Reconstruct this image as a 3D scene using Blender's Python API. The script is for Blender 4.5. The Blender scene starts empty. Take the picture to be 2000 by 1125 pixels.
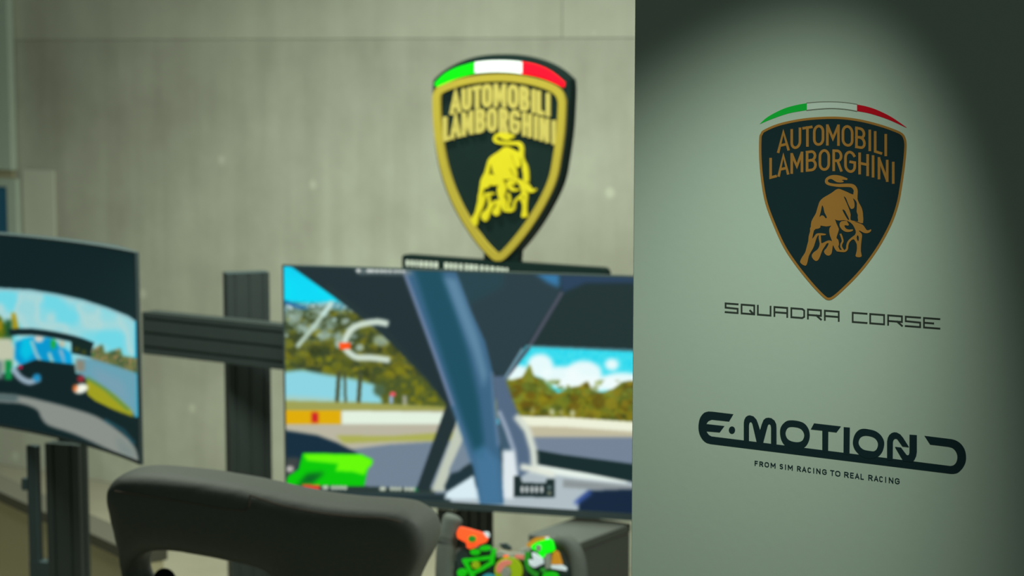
import bpy, bmesh, math
import numpy as np
from mathutils import Vector
from mathutils.geometry import tessellate_polygon

S = bpy.context.scene
COL = S.collection

# ------------------------------------------------------------------ camera, world, lights
FPX, HORIZON, EYE = 4000.0, 95.0, 1.6
PITCH = math.atan((562.5 - HORIZON) / FPX)
cam_d = bpy.data.cameras.new('camera')
cam = bpy.data.objects.new('camera', cam_d); COL.objects.link(cam)
cam.location = (0, 0, EYE)
cam.rotation_euler = (math.radians(90) - PITCH, 0, 0)
cam_d.sensor_width = 36.0; cam_d.lens = 36.0 * FPX / 2000.0
cam_d.clip_start = 0.05; cam_d.clip_end = 60
cam_d.dof.use_dof = True
cam_d.dof.focus_distance = 2.0
cam_d.dof.aperture_fstop = 8.8
S.camera = cam

S.view_settings.view_transform = 'Standard'
S.view_settings.look = 'None'
S.view_settings.exposure = 0.0
S.view_settings.gamma = 1.0
S.view_settings.use_curve_mapping = False

world = bpy.data.worlds.new('world'); S.world = world
world.use_nodes = True
bg = world.node_tree.nodes['Background']
bg.inputs['Color'].default_value = (0.72, 1.0, 0.9, 1)
bg.inputs['Strength'].default_value = 0.052

PAN_A = math.radians(34.5)                       # the panel, the rig and the wall share this turn
PN = Vector((-math.sin(PAN_A), -math.cos(PAN_A), 0)); PU = Vector((math.cos(PAN_A), -math.sin(PAN_A), 0))

def light(kind, name, loc, aim, energy, color, **kw):
    d = bpy.data.lights.new(name, kind); d.energy = energy; d.color = color
    for k, v in kw.items(): setattr(d, k, v)
    o = bpy.data.objects.new(name, d); COL.objects.link(o); o.location = loc
    o.rotation_euler = (Vector(aim) - Vector(loc)).to_track_quat('-Z', 'Y').to_euler()
    return o
PAN_O = Vector((0.3125, 1.985 + 0.0014, 1.36))
_l = PAN_O + PU * 0.23 - Vector((0, 0, PAN_O.z)) + Vector((0, 0, 2.144)) + PN * 0.368
_ax = PU * -1.803 + Vector((0, 0, -4.521)) - PN * 1.0
light('SPOT', 'panel_spotlight', _l, _l + _ax, 47, (0.82, 1.0, 0.84), spot_size=math.radians(2 * 23.4),
      spot_blend=1.0, shadow_soft_size=0.01)
light('SPOT', 'wall_spotlight', (-0.35, 3.3, 2.35), (-0.1, 6.0, 0.8), 190, (0.93, 1.0, 0.87), spot_size=math.radians(112),
      spot_blend=1.0, shadow_soft_size=0.3)
light('SPOT', 'wall_washer', (-0.982, 4.809, 3.4), (-1.072, 5.02, 1.4), 540, (0.92, 1.0, 0.85), spot_size=math.radians(106), spot_blend=1.0, shadow_soft_size=0.15)
light('AREA', 'rig_fill_light', (0.95, 3.25, 1.95), (-0.2, 3.6, 0.75), 15, (0.95, 1.0, 0.9), shape='RECTANGLE', size=0.5, size_y=0.3)  # unseen fill lamp, added to brighten the seat's right end and the rig

# ------------------------------------------------------------------ helpers
CAM = Vector((0, 0, EYE))
def ray(px, py):
    a = (px - 1000) / FPX; b = (562.5 - py) / FPX
    return Vector((a, math.cos(PITCH) + b * math.sin(PITCH), -math.sin(PITCH) + b * math.cos(PITCH)))
def project(p):
    d = Vector(p) - CAM
    z = d.y * math.cos(PITCH) - d.z * math.sin(PITCH)
    return 1000 + FPX * d.x / z, 562.5 - FPX * (d.y * math.sin(PITCH) + d.z * math.cos(PITCH)) / z
class Plane:
    """a real plane in the room: origin, in-plane axes u, v and normal n towards the viewer"""
    def __init__(s, origin, yaw, tilt=0.0):
        a = math.radians(yaw); t = math.radians(tilt)
        s.o = Vector(origin)
        s.u = Vector((math.cos(a), -math.sin(a), 0))
        h = Vector((-math.sin(a), -math.cos(a), 0))
        s.n = (h * math.cos(t) + Vector((0, 0, math.sin(t)))).normalized()
        s.v = (Vector((0, 0, math.cos(t))) - h * math.sin(t)).normalized()
    def at(s, px, py, off=0.0):
        r = ray(px, py); t = (s.o - CAM).dot(s.n) / r.dot(s.n)
        return CAM + r * t + s.n * off
    def uv(s, px, py):
        p = s.at(px, py) - s.o
        return p.dot(s.u), p.dot(s.v)
    def pt(s, u, v, off=0.0):
        return s.o + s.u * u + s.v * v + s.n * off
def at_depth(px, py, depth): return CAM + ray(px, py) * depth
def at_z(px, py, z):
    r = ray(px, py); return CAM + r * ((z - EYE) / r.z)

def lin(c):
    return tuple((x / 255 / 12.92) if x / 255 <= 0.04045 else ((x / 255 + 0.055) / 1.055) ** 2.4 for x in c)

def thing(name, label, cat, loc, group=None):
    o = bpy.data.objects.new(name, None); COL.objects.link(o)
    o.empty_display_size = 0.1; o.location = loc
    o['label'] = label; o['category'] = cat
    if group: o['group'] = group
    return o
def root_of(o):
    while o.parent: o = o.parent
    return o
def obj(name, bm, mat, parent=None, smooth=False, label=None, bevel=0.0, origin=None):
    """link a bmesh (in world coordinates) as one object; children keep their root's origin"""
    me = bpy.data.meshes.new(name)
    bmesh.ops.recalc_face_normals(bm, faces=bm.faces)
    base = root_of(parent).location.copy() if parent else (Vector(origin) if origin is not None else None)
    if base is None:
        cs = [v.co for v in bm.verts]
        base = Vector(((min(c.x for c in cs) + max(c.x for c in cs)) / 2, (min(c.y for c in cs) + max(c.y for c in cs)) / 2, min(c.z for c in cs)))
    bmesh.ops.translate(bm, verts=bm.verts, vec=-base)
    bm.to_mesh(me); bm.free()
    if smooth:
        for p in me.polygons: p.use_smooth = True
    o = bpy.data.objects.new(name, me); COL.objects.link(o)
    me.materials.append(mat)
    if parent: o.parent = parent
    else: o.location = base
    if bevel:
        m = o.modifiers.new('bevel', 'BEVEL'); m.width = bevel; m.segments = 3; m.limit_method = 'ANGLE'
    if label: o['label'] = label
    return o
def tag(o, label, cat, group=None):
    o['label'] = label; o['category'] = cat
    if group: o['group'] = group
    return o
def struct(o): o['kind'] = 'structure'; return o

def prism3(bm, loops, depth_vec):
    """fill outline (first loop) with holes (others), all 3D coplanar points; optionally extrude by depth_vec"""
    pts = [p for l in loops for p in l]
    tris = tessellate_polygon([[Vector(p) for p in l] for l in loops])
    front = [bm.verts.new(p) for p in pts]
    for t in tris:
        try: bm.faces.new([front[i] for i in t])
        except ValueError: pass
    if depth_vec is not None:
        back = [bm.verts.new(Vector(p) + depth_vec) for p in pts]
        for t in tris:
            try: bm.faces.new([back[i] for i in reversed(t)])
            except ValueError: pass
        k = 0
        for l in loops:
            m = len(l)
            for i in range(m):
                a, b = k + i, k + (i + 1) % m
                bm.faces.new([front[a], front[b], back[b], back[a]])
            k += m
def shape(bm, plane, loops, off=0.0, thick=0.0):
    L3 = [[plane.at(x, y, off) for x, y in l] for l in loops]
    prism3(bm, L3, -plane.n * thick if thick else None)
def smooth_loop(pts, n=6, closed=True, corners=()):
    out = []; m = len(pts)
    rng = range(m if closed else m - 1)
    for i in rng:
        p1, p2 = np.array(pts[i], float), np.array(pts[(i + 1) % m], float)
        p0 = np.array(pts[i - 1], float) if (closed or i > 0) else p1
        p3 = np.array(pts[(i + 2) % m], float) if (closed or i + 2 < m) else p2
        if i in corners: p0 = p1
        if (i + 1) % m in corners: p3 = p2
        for k in range(n):
            t = k / n
            out.append(tuple(0.5 * ((2 * p1) + (-p0 + p2) * t + (2 * p0 - 5 * p1 + 4 * p2 - p3) * t * t + (-p0 + 3 * p1 - 3 * p2 + p3) * t ** 3)))
    if not closed: out.append(tuple(pts[-1]))
    return out
def inset(pts, d):
    """offset a closed outline inwards by d (same units)"""
    P = np.array(pts, float); area = 0.5 * np.sum(P[:, 0] * np.roll(P[:, 1], -1) - np.roll(P[:, 0], -1) * P[:, 1])
    sg = 1.0 if area > 0 else -1.0
    e = np.roll(P, -1, 0) - P; e /= np.linalg.norm(e, axis=1)[:, None] + 1e-9
    nr = np.stack([-e[:, 1], e[:, 0]], 1) * sg
    m = nr + np.roll(nr, 1, 0); m /= np.linalg.norm(m, axis=1)[:, None] + 1e-9
    c = np.clip(np.sum(m * nr, 1), 0.45, 1)
    return [tuple(p) for p in P + m * (d / c)[:, None]]
def ribbon(pts, w, cap=0.5, closed=False):
    """polyline -> list of quads outline in 2D with mitred joints"""
    P = []
    for p in pts:
        p = np.array(p, float)
        if not P or np.linalg.norm(p - P[-1]) > 1e-4: P.append(p)
    if closed and np.linalg.norm(P[0] - P[-1]) < 1e-4: P.pop()
    if not closed and cap:
        a = P[0] - P[1]; a /= np.linalg.norm(a) + 1e-9; P[0] = P[0] + a * w * cap
        b = P[-1] - P[-2]; b /= np.linalg.norm(b) + 1e-9; P[-1] = P[-1] + b * w * cap
    m = len(P); Ls, Rs = [], []
    for i in range(m):
        pr = P[i - 1] if (closed or i > 0) else None
        nx = P[(i + 1) % m] if (closed or i < m - 1) else None
        d1 = None if pr is None else (P[i] - pr) / (np.linalg.norm(P[i] - pr) + 1e-9)
        d2 = None if nx is None else (nx - P[i]) / (np.linalg.norm(nx - P[i]) + 1e-9)
        if d1 is None: d1 = d2
        if d2 is None: d2 = d1
        n1 = np.array([-d1[1], d1[0]]); n2 = np.array([-d2[1], d2[0]])
        mm = n1 + n2; ln = np.linalg.norm(mm)
        if ln < 1e-6: mm = n1; c = 1
        else: mm = mm / ln; c = max(0.42, float(mm @ n1))
        Ls.append(P[i] + mm * (w / 2 / c)); Rs.append(P[i] - mm * (w / 2 / c))
    q = []
    for i in range(m if closed else m - 1):
        j = (i + 1) % m
        q.append([tuple(Ls[i]), tuple(Ls[j]), tuple(Rs[j]), tuple(Rs[i])])
    return q
def strokes(bm, plane, lines, w, off=0.0, thick=0.0):
    for k, (pts, closed) in enumerate(lines):
        for q in ribbon(pts, w, 0.5, closed):
            shape(bm, plane, [q], off + k * 2e-5, thick)
def box(bm, o, ax, ay, az):
    """box from corner o along three edge vectors"""
    v = [bm.verts.new(o + ax * i + ay * j + az * k) for k in (0, 1) for j in (0, 1) for i in (0, 1)]
    for f in ((0, 2, 3, 1), (4, 5, 7, 6), (0, 1, 5, 4), (2, 6, 7, 3), (0, 4, 6, 2), (1, 3, 7, 5)):
        bm.faces.new([v[i] for i in f])
def tube(bm, pts, rad, seg=14, cap=True):
    P = [Vector(p) for p in pts]; rings = []
    rr = rad if isinstance(rad, (list, tuple)) else [rad] * len(P)
    up = Vector((0.13, 0.2, 1)).normalized()
    for i, p in enumerate(P):
        t = (P[min(i + 1, len(P) - 1)] - P[max(i - 1, 0)]).normalized()
        a = t.cross(up)
        if a.length < 1e-3: a = t.cross(Vector((1, 0, 0)))
        a.normalize(); b = t.cross(a)
        rings.append([bm.verts.new(p + (a * math.cos(2 * math.pi * k / seg) + b * math.sin(2 * math.pi * k / seg)) * rr[i]) for k in range(seg)])
    for r0, r1 in zip(rings, rings[1:]):
        for k in range(seg): bm.faces.new([r0[k], r0[(k + 1) % seg], r1[(k + 1) % seg], r1[k]])
    if cap:
        bm.faces.new(rings[0][::-1]); bm.faces.new(rings[-1])
def ball(bm, c, r, flat=None, seg=16):
    g = bmesh.ops.create_uvsphere(bm, u_segments=seg, v_segments=seg // 2 + 2, radius=r)
    for v in g['verts']:
        if flat is not None:
            n, k = flat; v.co -= n * (v.co.dot(n) * (1 - k))
        v.co += c
def ell(cx, cy, rx, ry, n=28, rot=0.0):
    return [(cx + rx * math.cos(t) * math.cos(rot) - ry * math.sin(t) * math.sin(rot), cy + rx * math.cos(t) * math.sin(rot) + ry * math.sin(t) * math.cos(rot)) for t in (2 * math.pi * i / n for i in range(n))]
def interp(tab, x): return float(np.interp(x, [t[0] for t in tab], [t[1] for t in tab]))

# ------------------------------------------------------------------ materials (all node based)
def mat(name, col, rough=0.5, metal=0.0, spec=0.5, var=0.06, scale=40.0, bump=0.0, emit=None, emit_s=0.0):
    m = bpy.data.materials.new(name); m.use_nodes = True
    nt = m.node_tree; b = nt.nodes['Principled BSDF']
    tc = nt.nodes.new('ShaderNodeTexCoord'); ns = nt.nodes.new('ShaderNodeTexNoise')
    ns.inputs['Scale'].default_value = scale; ns.inputs['Detail'].default_value = 4
    nt.links.new(tc.outputs['Object'], ns.inputs['Vector'])
    mix = nt.nodes.new('ShaderNodeMix'); mix.data_type = 'RGBA'
    mix.inputs[6].default_value = (*[c * (1 - var) for c in col], 1); mix.inputs[7].default_value = (*[min(1, c * (1 + var)) for c in col], 1)
    nt.links.new(ns.outputs['Fac'], mix.inputs[0]); nt.links.new(mix.outputs[2], b.inputs['Base Color'])
    b.inputs['Roughness'].default_value = rough; b.inputs['Metallic'].default_value = metal
    b.inputs['Specular IOR Level'].default_value = spec
    if bump:
        bp = nt.nodes.new('ShaderNodeBump'); bp.inputs['Strength'].default_value = bump; bp.inputs['Distance'].default_value = 0.002
        nt.links.new(ns.outputs['Fac'], bp.inputs['Height']); nt.links.new(bp.outputs['Normal'], b.inputs['Normal'])
    if emit is not None:
        b.inputs['Emission Color'].default_value = (*emit, 1); b.inputs['Emission Strength'].default_value = emit_s
    return m
def screen_mat(name):
    m = bpy.data.materials.new(name); m.use_nodes = True
    nt = m.node_tree; b = nt.nodes['Principled BSDF']
    at = nt.nodes.new('ShaderNodeAttribute'); at.attribute_name = 'picture'
    nt.links.new(at.outputs['Color'], b.inputs['Emission Color'])
    b.inputs['Emission Strength'].default_value = 1.0
    b.inputs['Base Color'].default_value = (0.004, 0.004, 0.004, 1); b.inputs['Roughness'].default_value = 0.45
    b.inputs['Specular IOR Level'].default_value = 0.1
    return m
def concrete(name, c0, c1):
    m = bpy.data.materials.new(name); m.use_nodes = True
    nt = m.node_tree; b = nt.nodes['Principled BSDF']; L = nt.links
    geo = nt.nodes.new('ShaderNodeNewGeometry')
    n1 = nt.nodes.new('ShaderNodeTexNoise'); n1.inputs['Scale'].default_value = 2.6; n1.inputs['Detail'].default_value = 7; n1.inputs['Roughness'].default_value = 0.62
    L.new(geo.outputs['Position'], n1.inputs['Vector'])
    mp = nt.nodes.new('ShaderNodeMapping'); mp.inputs['Scale'].default_value = (5.5, 5.5, 0.5)
    L.new(geo.outputs['Position'], mp.inputs['Vector'])
    n2 = nt.nodes.new('ShaderNodeTexNoise'); n2.inputs['Scale'].default_value = 2.0; n2.inputs['Detail'].default_value = 4
    L.new(mp.outputs['Vector'], n2.inputs['Vector'])
    ad = nt.nodes.new('ShaderNodeMath'); ad.operation = 'MULTIPLY_ADD'; ad.inputs[1].default_value = 0.66
    L.new(n1.outputs['Fac'], ad.inputs[0])
    m2 = nt.nodes.new('ShaderNodeMath'); m2.operation = 'MULTIPLY'; m2.inputs[1].default_value = 0.34
    L.new(n2.outputs['Fac'], m2.inputs[0]); L.new(m2.outputs[0], ad.inputs[2])
    rp = nt.nodes.new('ShaderNodeValToRGB')
    rp.color_ramp.elements[0].position = 0.36; rp.color_ramp.elements[0].color = (*c0, 1)
    rp.color_ramp.elements[1].position = 0.64; rp.color_ramp.elements[1].color = (*c1, 1)
    L.new(ad.outputs[0], rp.inputs['Fac'])
    vo = nt.nodes.new('ShaderNodeTexVoronoi'); vo.inputs['Scale'].default_value = 3.1; vo.inputs['Randomness'].default_value = 1.0
    L.new(geo.outputs['Position'], vo.inputs['Vector'])
    sp = nt.nodes.new('ShaderNodeMapRange'); sp.inputs[1].default_value = 0.035; sp.inputs[2].default_value = 0.07
    sp.inputs[3].default_value = 0.42; sp.inputs[4].default_value = 0.0
    L.new(vo.outputs['Distance'], sp.inputs[0])
    mx = nt.nodes.new('ShaderNodeMix'); mx.data_type = 'RGBA'; mx.inputs[7].default_value = (*[min(1, c * 1.45) for c in c1], 1)
    L.new(sp.outputs[0], mx.inputs[0]); L.new(rp.outputs['Color'], mx.inputs[6]); L.new(mx.outputs[2], b.inputs['Base Color'])
    bp = nt.nodes.new('ShaderNodeBump'); bp.inputs['Strength'].default_value = 0.25; bp.inputs['Distance'].default_value = 0.004
    L.new(n1.outputs['Fac'], bp.inputs['Height']); L.new(bp.outputs['Normal'], b.inputs['Normal'])
    b.inputs['Roughness'].default_value = 0.8; b.inputs['Specular IOR Level'].default_value = 0.25
    return m

M = {}
M['concrete'] = concrete('concrete', (0.37, 0.375, 0.305), (0.51, 0.535, 0.44))
M['concrete_top'] = concrete('concrete_upper', (0.44, 0.45, 0.365), (0.55, 0.575, 0.47))
M['patch'] = concrete('concrete_patch', (0.56, 0.58, 0.48), (0.60, 0.62, 0.52))
M['joint'] = mat('joint_mortar', (0.38, 0.385, 0.32), 0.9)
M['floor'] = mat('floor_screed', (0.33, 0.31, 0.23), 0.6, var=0.15, scale=6)
M['board'] = mat('panel_paint', (0.66, 0.74, 0.63), 0.62, spec=0.25, var=0.015, scale=120, bump=0.03)
M['print_black'] = mat('print_black', (0.013, 0.035, 0.042), 0.55, spec=0.2)
M['print_text'] = mat('print_dark_ink', (0.05, 0.06, 0.05), 0.6, spec=0.2)
M['print_gold'] = mat('print_gold', (0.49, 0.215, 0.045), 0.55, spec=0.25)
M['print_green'] = mat('print_green', (0.01, 0.62, 0.06), 0.6, spec=0.2)
M['print_white'] = mat('print_white', (0.80, 0.88, 0.78), 0.6, spec=0.2)
M['print_grey'] = mat('print_grey', (0.30, 0.31, 0.25), 0.6, spec=0.2)
M['print_red'] = mat('print_red', (0.80, 0.006, 0.02), 0.6, spec=0.2)
M['black'] = mat('black_lacquer', (0.007, 0.018, 0.016), 0.5, spec=0.1)
M['plastic'] = mat('black_plastic', (0.035, 0.055, 0.058), 0.5, spec=0.3)
M['alu'] = mat('black_anodised_aluminium', (0.03, 0.042, 0.04), 0.5, metal=0.0, spec=0.4, var=0.1)
M['slot'] = mat('profile_slot', (0.02, 0.03, 0.03), 0.7)
M['gold_em'] = mat('lit_gold', (0.31, 0.25, 0.03), 0.6, spec=0.08, emit=(0.52, 0.40, 0.05), emit_s=0.1)
M['bull_em'] = mat('lit_yellow_gold', (0.42, 0.37, 0.012), 0.6, spec=0.08, emit=(0.62, 0.55, 0.02), emit_s=0.3)
M['green_em'] = mat('lit_green', (0.0, 0.4, 0.0), 0.4, emit=(0.0, 0.50, 0.002), emit_s=1.0)
M['white_em'] = mat('lit_white', (0.6, 0.65, 0.6), 0.4, emit=(0.72, 0.82, 0.76), emit_s=0.75)
M['red_em'] = mat('lit_red', (0.6, 0.0, 0.01), 0.4, emit=(0.98, 0.0, 0.012), emit_s=1.0)
M['white_letter'] = mat('white_lettering', (0.55, 0.6, 0.52), 0.5, emit=(0.6, 0.65, 0.58), emit_s=0.05)
M['leather'] = mat('dark_grey_leather', (0.14, 0.15, 0.132), 0.62, spec=0.35, var=0.12, scale=160, bump=0.12)
M['seam'] = mat('brown_stitching', (0.13, 0.10, 0.07), 0.8)
M['box'] = mat('grey_laminate', (0.085, 0.095, 0.082), 0.6, spec=0.3)
M['bench'] = mat('pale_laminate', (0.075, 0.074, 0.055), 0.6, spec=0.3)
M['bench_side'] = mat('olive_laminate', (0.42, 0.39, 0.25), 0.7, spec=0.2)
M['white_board'] = mat('grey_white_board', (0.46, 0.55, 0.46), 0.6)
M['grip'] = mat('grey_suede', (0.115, 0.13, 0.115), 0.85, spec=0.15, var=0.12, scale=220, bump=0.15)
M['carbon'] = mat('dark_carbon', (0.03, 0.05, 0.05), 0.4)
M['grey_part'] = mat('grey_plastic', (0.34, 0.36, 0.31), 0.5)
def glow(name, c, s=0.6): M[name] = mat(name, tuple(x * 0.6 for x in lin(c)), 0.45, emit=lin(c), emit_s=s)
glow('led_orange', (255, 88, 36), 0.9); glow('led_green', (20, 190, 8)); glow('led_bright_green', (0, 238, 0), 0.9)
glow('led_amber', (196, 136, 30)); glow('led_white', (205, 220, 222)); glow('led_dark_green', (34, 140, 30)); glow('led_lime', (140, 170, 10))
glow('led_blue', (40, 140, 150), 0.6); glow('led_pink', (205, 120, 100), 0.6)

# ------------------------------------------------------------------ the room
WALL = Plane(at_depth(1236, 400, 6.2), 34.5)
def wall_uv(px, py): return WALL.uv(px, py)
seam_v = wall_uv(700, 76)[1]
floor_v = -WALL.o.z
top_v = 3.3 - WALL.o.z
uL = -6.5; uR = 3.2
bm = bmesh.new(); box(bm, WALL.pt(uL, floor_v, -0.012), WALL.u * (uR - uL), WALL.v * (top_v - floor_v), -WALL.n * 0.2)
wall = struct(obj('wall_back', bm, M['joint']))
us_top = [uL, wall_uv(462, 40)[0], wall_uv(1098, 40)[0], uR]
us_low = [uL, wall_uv(-380, 300)[0], wall_uv(482, 300)[0], wall_uv(1330, 300)[0], uR]
def slab(u0, u1, v0, v1, off, m):
    g = 0.0007; bm = bmesh.new()
    box(bm, WALL.pt(u0 + g, v0 + g, off - 0.012), WALL.u * (u1 - u0 - 2 * g), WALL.v * (v1 - v0 - 2 * g), WALL.n * 0.012)
    return obj('concrete_panel', bm, m, wall, bevel=0.0012)
for i in range(3): slab(us_top[i], us_top[i + 1], seam_v, top_v, 0.002 * (i % 2), M['concrete_top'])
for i in range(4): slab(us_low[i], us_low[i + 1], floor_v, seam_v, 0.002 * ((i + 1) % 2), M['concrete'])
u0, v0 = wall_uv(46, 330); u1 = wall_uv(108, 330)[0]
bm = bmesh.new(); box(bm, WALL.pt(u0, floor_v + 0.3, 0.002), WALL.u * (u1 - u0), WALL.v * (v0 - floor_v - 0.3), WALL.n * 0.006)
obj('plaster_patch', bm, M['patch'], wall, bevel=0.003, label='paler rectangular repair patch')
bm = bmesh.new(); box(bm, Vector((-7, -1.5, -0.1)), Vector((11.5, 0, 0)), Vector((0, 13, 0)), Vector((0, 0, 0.1)))
struct(obj('floor', bm, M['floor'], origin=(0, 0, 0)))

# ------------------------------------------------------------------ printed partition panel (sharp, right)
PAN = Plane(at_depth(1625, 560, 2.0), 34.5)
pu0 = PAN.uv(1236, 562)[0]; pu1 = 0.75
proot = thing('display_panel', 'tall pale grey-green partition panel printed with a shield and lettering', 'panel',
              (PAN.pt((pu0 + pu1) / 2, 0).x, PAN.pt((pu0 + pu1) / 2, 0).y, 0))
bm = bmesh.new(); box(bm, PAN.pt(pu0, -PAN.o.z), PAN.u * (pu1 - pu0), Vector((0, 0, 2.5)), -PAN.n * 0.03)
obj('board', bm, M['board'], proot, bevel=0.0012)
EPS = 0.00013

# --- letters: centre-line strokes in a unit box
def arc(cx, cy, rx, ry, a0, a1, n=7):
    return [(cx + rx * math.cos(math.radians(a0 + (a1 - a0) * i / n)), cy + ry * math.sin(math.radians(a0 + (a1 - a0) * i / n))) for i in range(n + 1)]
G = {
 'A': [([(0, 0), (.5, 1), (1, 0)], 0), ([(.22, .3), (.78, .3)], 0)],
 'U': [([(0, 1), (0, .3)] + arc(.5, .3, .5, .3, 180, 360, 10)[1:] + [(1, 1)], 0)],
 'T': [([(0, 1), (1, 1)], 0), ([(.5, 1), (.5, 0)], 0)],
 'O': [(arc(.5, .7, .5, .3, 0, 180, 10) + arc(.5, .3, .5, .3, 180, 360, 10), 1)],
 'M': [([(0, 0), (0, 1)], 0), ([(.04, .97), (.5, .3), (.96, .97)], 0), ([(1, 0), (1, 1)], 0)],
 'B': [([(0, 0), (0, 1)], 0), ([(0, 1), (.5, 1)] + arc(.5, .765, .44, .235, 90, -90, 8) + [(0, .53)], 0), ([(.5, .53)] + arc(.5, .265, .5, .265, 90, -90, 8) + [(0, 0)], 0)],
 'I': [([(.5, 0), (.5, 1)], 0)],
 'L': [([(0, 1), (0, 0), (1, 0)], 0)],
 'R': [([(0, 0), (0, 1)], 0), ([(0, 1), (.5, 1)] + arc(.5, .74, .5, .26, 90, -90, 8) + [(0, .48)], 0), ([(.52, .48), (1, 0)], 0)],
 'G': [(arc(.5, .7, .5, .3, 30, 180, 9) + arc(.5, .3, .5, .3, 180, 360, 10) + [(1, .5), (.56, .5)], 0)],
 'H': [([(0, 0), (0, 1)], 0), ([(1, 0), (1, 1)], 0), ([(0, .52), (1, .52)], 0)],
 'N': [([(0, 0), (0, 1)], 0), ([(.06, .93), (.94, .07)], 0), ([(1, 0), (1, 1)], 0)],
 'F': [([(0, 0), (0, 1), (1, 1)], 0), ([(0, .52), (.85, .52)], 0)],
 'S': [(arc(.5, .76, .5, .24, 40, 270, 10) + arc(.5, .26, .5, .26, 90, -140, 10), 0)],
 'C': [(arc(.5, .7, .5, .3, 38, 180, 9) + arc(.5, .3, .5, .3, 180, 322, 9), 0)],
 'E': [([(1, 1), (0, 1), (0, 0), (1, 0)], 0), ([(0, .52), (.85, .52)], 0)],
}
SQ = {   # wide squared letters
 'S': [([(1, 1), (0, 1), (0, .52), (1, .48), (1, 0), (0, 0)], 0)],
 'Q': [([(0, 0), (0, 1), (1, 1), (1, 0)], 1), ([(.68, .38), (.9, .08)], 0), ([(.8, .1), (1, .1)], 0)],
 'U': [([(0, 1), (0, 0), (1, 0), (1, 1)], 0)],
 'A': [([(0, 0), (0, 1), (1, 1), (1, 0)], 0), ([(0, .42), (1, .42)], 0)],
 'D': [([(0, 0), (0, 1), (.85, 1), (1, .85), (1, .15), (.85, 0)], 1)],
 'R': [([(0, 0), (0, 1), (1, 1), (1, .4), (0, .4)], 0), ([(.66, .4), (1, 0)], 0)],
 'C': [([(1, 1), (0, 1), (0, 0), (1, 0)], 0)],
 'O': [([(0, 0), (0, 1), (1, 1), (1, 0)], 1)],
 'E': [([(1, 1), (0, 1), (0, 0), (1, 0)], 0), ([(0, .5), (.6, .5)], 0)],
}
def letter(bm, plane, glyph, x0, x1, ytop, ybot, w, off, thick=0.0):
    """place a glyph between x0 and x1, its top and foot following the two curves"""
    h = w / 2
    lines = []
    for pts, cl in glyph:
        q = []
        for X, Y in pts:
            x = x0 + h + X * max(0.0, (x1 - x0 - w))
            t, b = ytop(x), ybot(x)
            q.append((x, (b - h) + ((t + h) - (b - h)) * Y))
        lines.append((q, bool(cl)))
    strokes(bm, plane, lines, w, off, thick)

Z1 = lambda X, Y: (1440 + X / 5, 180 + Y / 5)
LET1 = [('A', 390, 512), ('U', 520, 626), ('T', 636, 736), ('O', 740, 851), ('M', 868, 1002), ('O', 1020, 1136), ('B', 1152, 1256), ('I', 1279, 1311), ('L', 1335, 1416), ('I', 1435, 1467)]
TOP1 = [(390, 388), (450, 376), (570, 353), (690, 332), (795, 318), (935, 312), (1080, 322), (1200, 343), (1295, 366), (1375, 388), (1465, 412)]
BOT1 = [(390, 598), (450, 580), (570, 555), (690, 532), (795, 524), (935, 520), (1080, 532), (1200, 553), (1295, 576), (1375, 600), (1465, 630)]
LET2 = [('L', 314, 388), ('A', 394, 508), ('M', 520, 646), ('B', 670, 778), ('O', 795, 907), ('R', 930, 1028), ('G', 1045, 1161), ('H', 1183, 1287), ('I', 1311, 1343), ('N', 1372, 1478), ('I', 1507, 1541)]
TOP2 = [(315, 645), (450, 606), (580, 588), (720, 568), (850, 556), (980, 560), (1100, 572), (1235, 597), (1330, 617), (1425, 647), (1525, 680)]
BOT2 = [(315, 850), (450, 814), (580, 788), (720, 773), (850, 768), (980, 772), (1100, 787), (1235, 810), (1330, 834), (1425, 864), (1525, 895)]

def emblem_words(plane, off, thick, w, parent, m, fx, top1, bot1, top2, bot2, mapxy):
    for word, LT, tp, bt, ofs in (('first', LET1, top1, bot1, 0), ('second', LET2, top2, bot2, 1)):
        bm = bmesh.new()
        for ch, a, b in LT:
            a2, b2 = fx[ofs](a), fx[ofs](b)
            xa, xb = mapxy(a2, 0)[0], mapxy(b2, 0)[0]
            inv = lambda x, A=a2, Bv=b2, XA=xa, XB=xb: A + (x - XA) * (Bv - A) / (XB - XA)
            letter(bm, plane, G[ch], xa, xb, lambda x: mapxy(0, interp(tp, inv(x)))[1], lambda x: mapxy(0, interp(bt, inv(x)))[1], w, off, thick)
        obj('lettering', bm, m, parent)

SH = [(1483, 270), (1485.5, 261), (1492, 253.5), (1520, 241.5), (1560, 232.6), (1600, 228.4), (1640, 228), (1680, 233), (1720, 243), (1750, 253.6), (1763, 260.5), (1769, 270), (1771, 286), (1768, 322), (1762, 365), (1756, 397), (1744, 433), (1723, 474), (1699, 510), (1675, 539), (1649, 565), (1630, 581.5), (1618.8, 586), (1608, 580.5), (1584, 555.6), (1555, 519.6), (1531, 483.6), (1512, 442.8), (1495, 397), (1487, 354), (1483, 310)]
SHs = smooth_loop(SH, 5)
bm = bmesh.new(); shape(bm, PAN, [inset(SHs, 3.5)], EPS)
shield = obj('shield_emblem', bm, M['print_black'], proot, label='black printed shield with gold bull and lettering')
bm = bmesh.new(); shape(bm, PAN, [SHs, inset(SHs, 4.6)], EPS * 1.6)
obj('border', bm, M['print_gold'], shield)
ident = lambda x: x
emblem_words(PAN, EPS * 2, 0, 5.1, shield, M['print_gold'], (ident, ident), TOP1, BOT1, TOP2, BOT2, Z1)

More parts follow.
